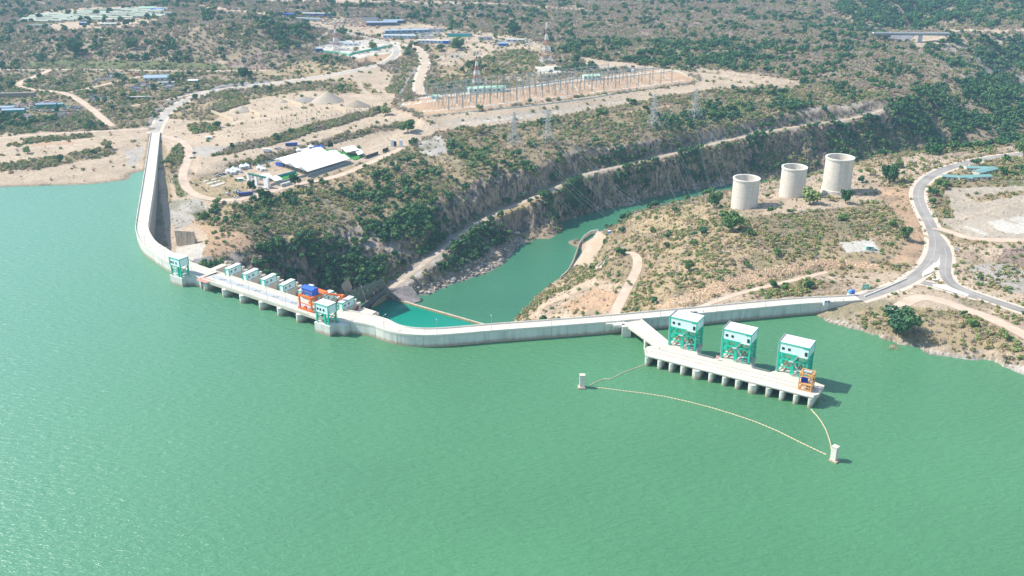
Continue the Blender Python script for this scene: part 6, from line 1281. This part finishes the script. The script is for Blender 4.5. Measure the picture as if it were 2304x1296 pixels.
STEELB = mat('steel_blue_roof', (.32, .42, .52), .45, .08); WALLP = mat('pale_wall', (.55, .55, .52), .7, .1)
for l, px, py, rz, L_, W_, h, rh, wl, rf, nw in (('wide blue-grey roofed shed in the upper yard', 356, 180, .15, 34, 17, 4.5, 2.2, WALLP, STEELB, 5), ('low white cabin row below the blue-grey shed', 375, 189, .15, 20, 4, 2.6, .4, WALLP, WALLP, 8), ('white machine cabin right of the shed', 436, 186, .1, 12, 7, 3.5, .5, WALLP, WHITE, 2),
    ('blue-roofed shed with green walls in the lower left yard', 106, 241, .15, 22, 9, 4, 1, mat('deep_green_wall', (.03, .28, .2), .6), ROOFB, 0), ('blue-roofed shed at the left picture edge', 15, 248, .15, 18, 9, 4, 1, WALLP, ROOFB, 2), ('pale teal roofed shed beside the left edge', 32, 254, .15, 24, 7, 4, 1, mat('deep_green_wall', (.03, .28, .2)), STEELB, 0), ('small green-roofed shed right of the blue-roofed one', 132, 240, .15, 12, 7, 3.6, .8, mat('deep_green_wall', (.03, .28, .2)), TEAL, 0),
    ('long dark storage wall shed in the bushes at the left edge', 35, 218, .1, 46, 5, 5, .5, mat('brown_wall', (.25, .22, .19), .8), mat('brown_wall', (.25, .22, .19)), 0), ('brown block wall shed below the middle yard', 315, 222, .15, 24, 3, 2.6, .3, mat('brown_wall', (.4, .36, .31)), WALLP, 0),
    ('bright blue container at the far left of the roadside camp', 651, 37, .05, 20, 7, 5, .4, BLUE, mat('blue_paint', (.03, .12, .55)), 0), ('long low shed with blue doors in the far camp', 713, 36, -.05, 50, 8, 5, .8, BLUE, WALLP, 6), ('long white narrow shed beside the far camp road', 695, 46, -.2, 44, 6, 4, .6, WALLP, mat('pale_blue_roof', (.42, .5, .55), .6), 0),
    ('large blue-roofed open store in the far camp', 860, 56, .12, 52, 16, 5, 1.5, mat('dark_side', (.08, .1, .16), .7), ROOFB, 0), ('second blue-roofed store, right end of the far camp', 885, 52, .12, 34, 12, 5, 1.2, mat('dark_side', (.08, .1, .16)), ROOFB, 0), ('dark-roofed shed behind the red equipment', 832, 46, 0, 30, 9, 4, 1, WALLP, mat('dark_roof', (.14, .15, .22), .6), 0),
    ('long blue-roofed building at the back of the middle camp', 915, 74, .16, 72, 10, 5, 1.2, mat('blue_wall', (.20, .29, .40), .6), ROOFB, 8), ('white-walled blue-trimmed building in front of it', 900, 86, -.1, 52, 10, 5, 1, mat('blue_white_wall', (.45, .56, .66), .6), mat('pale_blue_roof', (.42, .5, .55)), 8), ('long low white building beside the main road', 977, 97, -.12, 52, 8, 4.5, .8, mat('blue_white_wall', (.45, .56, .66)), mat('cream_roof', (.62, .6, .52), .6), 8),
    ('blue box building at the right end of the long low one', 1004, 98, -.12, 10, 9, 5, .6, BLUE, WALLP, 0), ('dark-roofed shed in the middle camp', 970, 72, .02, 44, 8, 4, 1, WALLP, mat('dark_roof', (.14, .15, .22)), 4), ('dark shed with a green end wall', 1035, 82, -.05, 40, 8, 4.5, .8, mat('green_end', (.03, .42, .32), .6), mat('dark_roof', (.12, .16, .24)), 0),
    ('small grey-roofed shed under the far trees', 1092, 90, 0, 22, 7, 4, .8, WALLP, mat('dark_roof', (.14, .15, .22)), 2), ('small blue shed at the right end of the camps', 1133, 103, 0, 16, 7, 4, .8, BLUE, STEELB, 0), ('pale shed at the far right of the camps', 1158, 94, -.1, 26, 7, 4, .8, WALLP, WALLP, 3),
    ('small dark blue cabin inside the left corner of the green compound', 719, 116, .0, 10, 6, 4, .4, mat('navy', (.03, .06, .2), .5), mat('navy', (.03, .06, .2)), 0), ('white office cabin in the green compound', 790, 102, .05, 22, 7, 3.5, .6, WHITE, mat('pale_blue_roof', (.42, .5, .55)), 3), ('low pale shed at the back of the green compound', 765, 99, .05, 30, 7, 3, .4, WALLP, mat('pale_blue_roof', (.45, .52, .5)), 0)):
    shed(l, G(px, py), rz, L_, W_, h, rh, wl, rf, 'shed', 'building', None, nw)
# green compound wall
P = [G(x, y) for x, y in dens(pts('705 112 730 118 760 121 786 126 792 123 820 117 850 111 883 104'), 12)]; t = thing('compound_wall', 'bright green wall around the pale gravel compound', 'wall', tuple(P[0])); b = MB(); of = -t.location
for a_, c_ in zip(P[:-1], P[1:]): b.beam(a_+of+Vector((0, 0, 1.4)), c_+of+Vector((0, 0, 1.4)), .4, 3.2)
b.build('wall', mat('compound_green', (.16, .58, .42), .7, .12), t)
# settlement: rows of long roofs, far left
RG = mat('settlement_roof', (.31, .345, .27), .7, .15, obj_rand=.28); SW = mat('settlement_wall', (.55, .5, .42), .8, .15); hs = None
for r_ in range(7):
    for c_i in range(10):
        px = 62+c_i*31+r_*9+random.uniform(-3, 3); py = 51-r_*3.6-c_i*.9+random.uniform(-.6, .6)
        if px > 372-max(0, r_-4)*2 or (r_ > 4 and c_i < 3) or (r_ == 0 and c_i > 6): continue
        p = G(px, py); lab = 'pale green roofed barrack in the dense far settlement'; s_ = random.uniform(.85, 1.15)
        if hs is None: hs = shed(lab, p, -.25, 30, 9, 3.2, 1.6, SW, RG, 'barrack', 'barrack', 'barracks of the far settlement', 3, False)
        else: dup(hs, tuple(p), -.25+random.uniform(-.06, .06), None, s_)
for l, px, py, rz, L_, W_, h, rh, wl, rf in (('white long building at the lower left of the settlement', 88, 61, .05, 34, 10, 4, 1.2, WHITE, RG), ('white and green hall at the top right of the settlement', 334, 23, 0, 32, 12, 5, 1.5, WHITE, mat('green_roof', (.4, .58, .42))), ('bright blue roofed shed beside the settlement hall', 356, 25, 0, 22, 10, 4, 1, BLUE, BLUE), ('cream shed with dark doors at the settlement entrance', 245, 58, 0, 28, 8, 4, .8, SW, WALLP), ('dark blue stall in front of the settlement', 190, 56, 0, 14, 7, 4, .6, mat('navy', (.03, .06, .2)), ROOFB), ('long tan roofed hall in the lower settlement', 270, 48, .1, 44, 9, 4, 1, SW, mat('tan_roof', (.5, .42, .34), .8))): shed(l, G(px, py), rz, L_, W_, h, rh, wl, rf, 'shed', 'building', None, 3)
# L-shaped teal roofed school on the right
t0 = G(2190, 398)
for l, px, py, rz, L_, W_ in (('lower left wing of the teal-roofed building on the right', 2152, 405, -.25, 24, 7), ('front wing of the teal-roofed building on the right', 2190, 404, .12, 30, 7), ('slanting rear wing of the teal-roofed building, furthest right', 2215, 390, .55, 26, 8), ('upper left wing of the teal-roofed building on the right', 2195, 384, -.1, 18, 7)): shed(l, G(px, py), rz, L_, W_, 3.2, .9, mat('cream_wall', (.6, .56, .48), .8), TEAL, 'school_wing', 'building', None, 6)
# far road bridge
p0, p1 = at(1964, 74, 16), at(2136, 75, 16); t = thing('road_bridge', 'long flat grey road bridge over the far valley', 'bridge', tuple((p0+p1)/2)); of = -t.location; b = MB(); b.beam(p0+of, p1+of, 10, 1.6); b.build('deck', mat('bridge_grey', (.52, .54, .56), .7), t)
b = MB(); b.beam(p0+of+Vector((0, -3, -2)), p1+of+Vector((0, -3, -2)), 1, 2.6); b.build('girder', mat('bridge_girder', (.30, .33, .37), .7), t)
q_ = p0.lerp(p1, .63)+of; b = MB(); b.box(q_.x, q_.y, -36, 6, 3.5, 33.5); b.build('pier', mat('bridge_grey', (.52, .54, .56)), t); b = MB(); b.beam(p0+of+Vector((0, -4.6, 1.3)), p1+of+Vector((0, -4.6, 1.3)), .25, .9); b.build('parapet', CONC, t)
for k in range(11): q_ = p0.lerp(p1, .04+k*.09); dup(lp, (q_.x, q_.y+4, q_.z+.8), 0, 'tiny street lamp on the far road bridge')
# dam crest small things
p = at(1858, 683, CZ); shed('small pale guard booth on the dam crest near its right end', p, .2, 3.6, 2.6, 2.8, .4, mat('booth_wall', (.62, .7, .74), .6), WHITE, 'guard_booth', 'booth', nwin=2)
for px, l in ((1911, 'left blue water tank at the right end of the dam'), (1919, 'right blue water tank at the right end of the dam')):
    p = at(px, 663, CZ); t = thing('water_tank', l, 'water tank', tuple(p)); b = MB(); b.cyl((0, 0, .8), (0, 0, 3.2), 1.0, 1.0, 12); b.build('drum', BLUE if px > 1915 else mat('light_blue', (.2, .45, .7), .5), t); b = MB(); b.box(0, 0, -.5, 2.2, 2.2, 1.3); b.build('stand', WHITE, t)
p = G(1946, 655); t = thing('road_sign', 'green road sign beside the road at the right end of the dam', 'road sign', tuple(p), .1); b = MB(); b.box(0, 0, 1.6, 4.2, .15, 3.0); b.build('board', mat('sign_green', (.05, .45, .32), .5), t)
for x in (-1.5, 1.5): b = MB(); b.box(x, .15, -.5, .2, .15, 4.4); b.build('post', STEEL, t)
b = MB(); b.box(-.3, -.1, 3.3, 2.6, .04, .3); b.box(.2, -.1, 2.6, 2.8, .04, .3); b.beam((-1.5, -.1, 2.0), (1.2, -.1, 2.1), .05, .22); b.build('marking', WHITE, t)
p = G(2153, 567); t = thing('road_sign', 'small white sign on the verge right of the branching road', 'road sign', tuple(p)); b = MB(); b.box(0, 0, 1.8, 2.6, .12, 1.6); b.build('board', WHITE, t); b = MB(); b.box(0, .1, -.4, .16, .12, 3); b.build('post', STEEL, t)
for px, py, l in ((2077, 524, 'striped pole barrier left of the road'), (2113, 507, 'striped pole barrier right of the road')):
    p = G(px, py); t = thing('pole_barrier', l, 'barrier', tuple(p), -.1); b = MB(); b.beam((-3, 0, 1.1), (3, 0, 1.3), .2); b.build('arm', mat('barrier_dark', (.25, .2, .2), .5), t); b = MB(); b.box(3, 0, 0, .5, .5, 1.5); b.build('stand', WHITE, t)
# traffic islands with kerbs
for s_, l in (('2121 572 2123 577 2112 600 2096 614 2078 623 2074 620 2078 612 2098 596 2112 578', 'long pale traffic island between the two road lanes'), ('2098 640 2125 643 2180 663 2176 667 2130 653 2100 645', 'thin pale traffic island dividing the branch road'), ('2096 622 2108 620 2112 630 2098 632', 'small triangular traffic island at the junction')):
    P = [G(*q_) for q_ in pts(s_)]; c = sum(P, Vector())/len(P); z_ = c.z+.34; b = MB(); b.hexa([(p.x-c.x, p.y-c.y, -1) for p in P], [(p.x-c.x, p.y-c.y, .34) for p in P]); o = b.build('traffic_island', CONC); o.location = c; tag(o, l, 'traffic island')
P = [G(x, y) for x, y in dens(pts('1945 668 1990 650 2022 636 2040 628'), 14)]; t = thing('kerb_wall', 'low pale kerb wall on the upper side of the dam approach road', 'kerb wall', tuple(P[0])); b = MB(); of = -t.location; [b.beam(a_+of+Vector((0, 0, .4)), c_+of+Vector((0, 0, .4)), .6, 1) for a_, c_ in zip(P[:-1], P[1:])]; b.build('wall', CONC, t)
# people on the crest
def person(lbl, p, rz, shirt, trousers):
    t = thing('person', lbl, 'person', tuple(p), rz); me = bpy.data.meshes.new('body'); bm = bmesh.new()
    J = dict(p=(0, 0, .95), c=(0, 0, 1.25), n=(0, 0, 1.48), h=(0, .01, 1.64), lh=(-.1, 0, .9), lk=(-.11, .05, .5), la=(-.11, 0, .06), rh=(.1, 0, .9), rk=(.12, -.05, .5), ra=(.13, -.08, .06), ls=(-.19, 0, 1.4), le=(-.25, .02, 1.12), lw=(-.25, .1, .87), rs=(.19, 0, 1.4), re=(.25, .02, 1.12), rw=(.24, .1, .87), lf=(-.11, .16, .03), rf=(.13, .08, .03))
    R_ = dict(p=.15, c=.16, n=.07, h=.11, lh=.1, lk=.07, la=.05, rh=.1, rk=.07, ra=.05, ls=.07, le=.05, lw=.035, rs=.07, re=.05, rw=.035, lf=.04, rf=.04); V = {k: bm.verts.new(v) for k, v in J.items()}
    for e in ('p c', 'c n', 'n h', 'p lh', 'lh lk', 'lk la', 'la lf', 'p rh', 'rh rk', 'rk ra', 'ra rf', 'c ls', 'ls le', 'le lw', 'c rs', 'rs re', 're rw'): a_, c_ = e.split(); bm.edges.new((V[a_], V[c_]))
    bm.to_mesh(me); bm.free(); o = bpy.data.objects.new('body', me); COL.objects.link(o); o.parent = t; md = o.modifiers.new('skin', 'SKIN')
    for i, k in enumerate(J): me.skin_vertices[0].data[i].radius = (R_[k],)*2; me.skin_vertices[0].data[i].use_root = (k == 'p')
    o.modifiers.new('sub', 'SUBSURF').levels = 1; me.materials.append(shirt); b = MB(); b.box(0, 0, .0, .36, .26, .5); 
    b = MB(); b.cyl((0, .01, 1.66), (0, .01, 1.78), .12, .08, 8); b.build('hair', BLACK, t)
person('person in dark clothes standing on the dam crest right of the booth', at(1878, 681, CZ+.05), .5, mat('dark_cloth', (.05, .06, .09), .8), None); person('person in dark clothes standing near the right end of the dam', at(1898, 678, CZ+.05), 2, mat('dark_cloth2', (.09, .06, .06), .8), None); person('person in dark clothes standing right of the dark pickup on the crest', at(1583, 704, CZ+.05), 1, mat('dark_cloth', (.05, .06, .09)), None)
for o in list(bpy.data.objects):
    if o.parent is None and o.name == 'gantry' and o.location.length < 1: bpy.data.objects.remove(o)
# ------------------------------------------------------------------ haze
b = MB(); b.box(0, 2500, -100, 9500, 6200, 470); hz = b.build('haze', None or (lambda: (lambda m: m)(bpy.data.materials.new('haze_air')))(), None); tag(hz, kind='stuff')
m = bpy.data.materials['haze_air']; m.use_nodes = True; n = m.node_tree; n.nodes.clear(); out = n.nodes.new('ShaderNodeOutputMaterial'); pv = n.nodes.new('ShaderNodeVolumePrincipled')
pv.inputs['Density'].default_value = .00011; pv.inputs['Color'].default_value = (.46, .76, 1, 1); pv.inputs['Anisotropy'].default_value = .2; n.links.new(pv.outputs[0], out.inputs['Volume'])
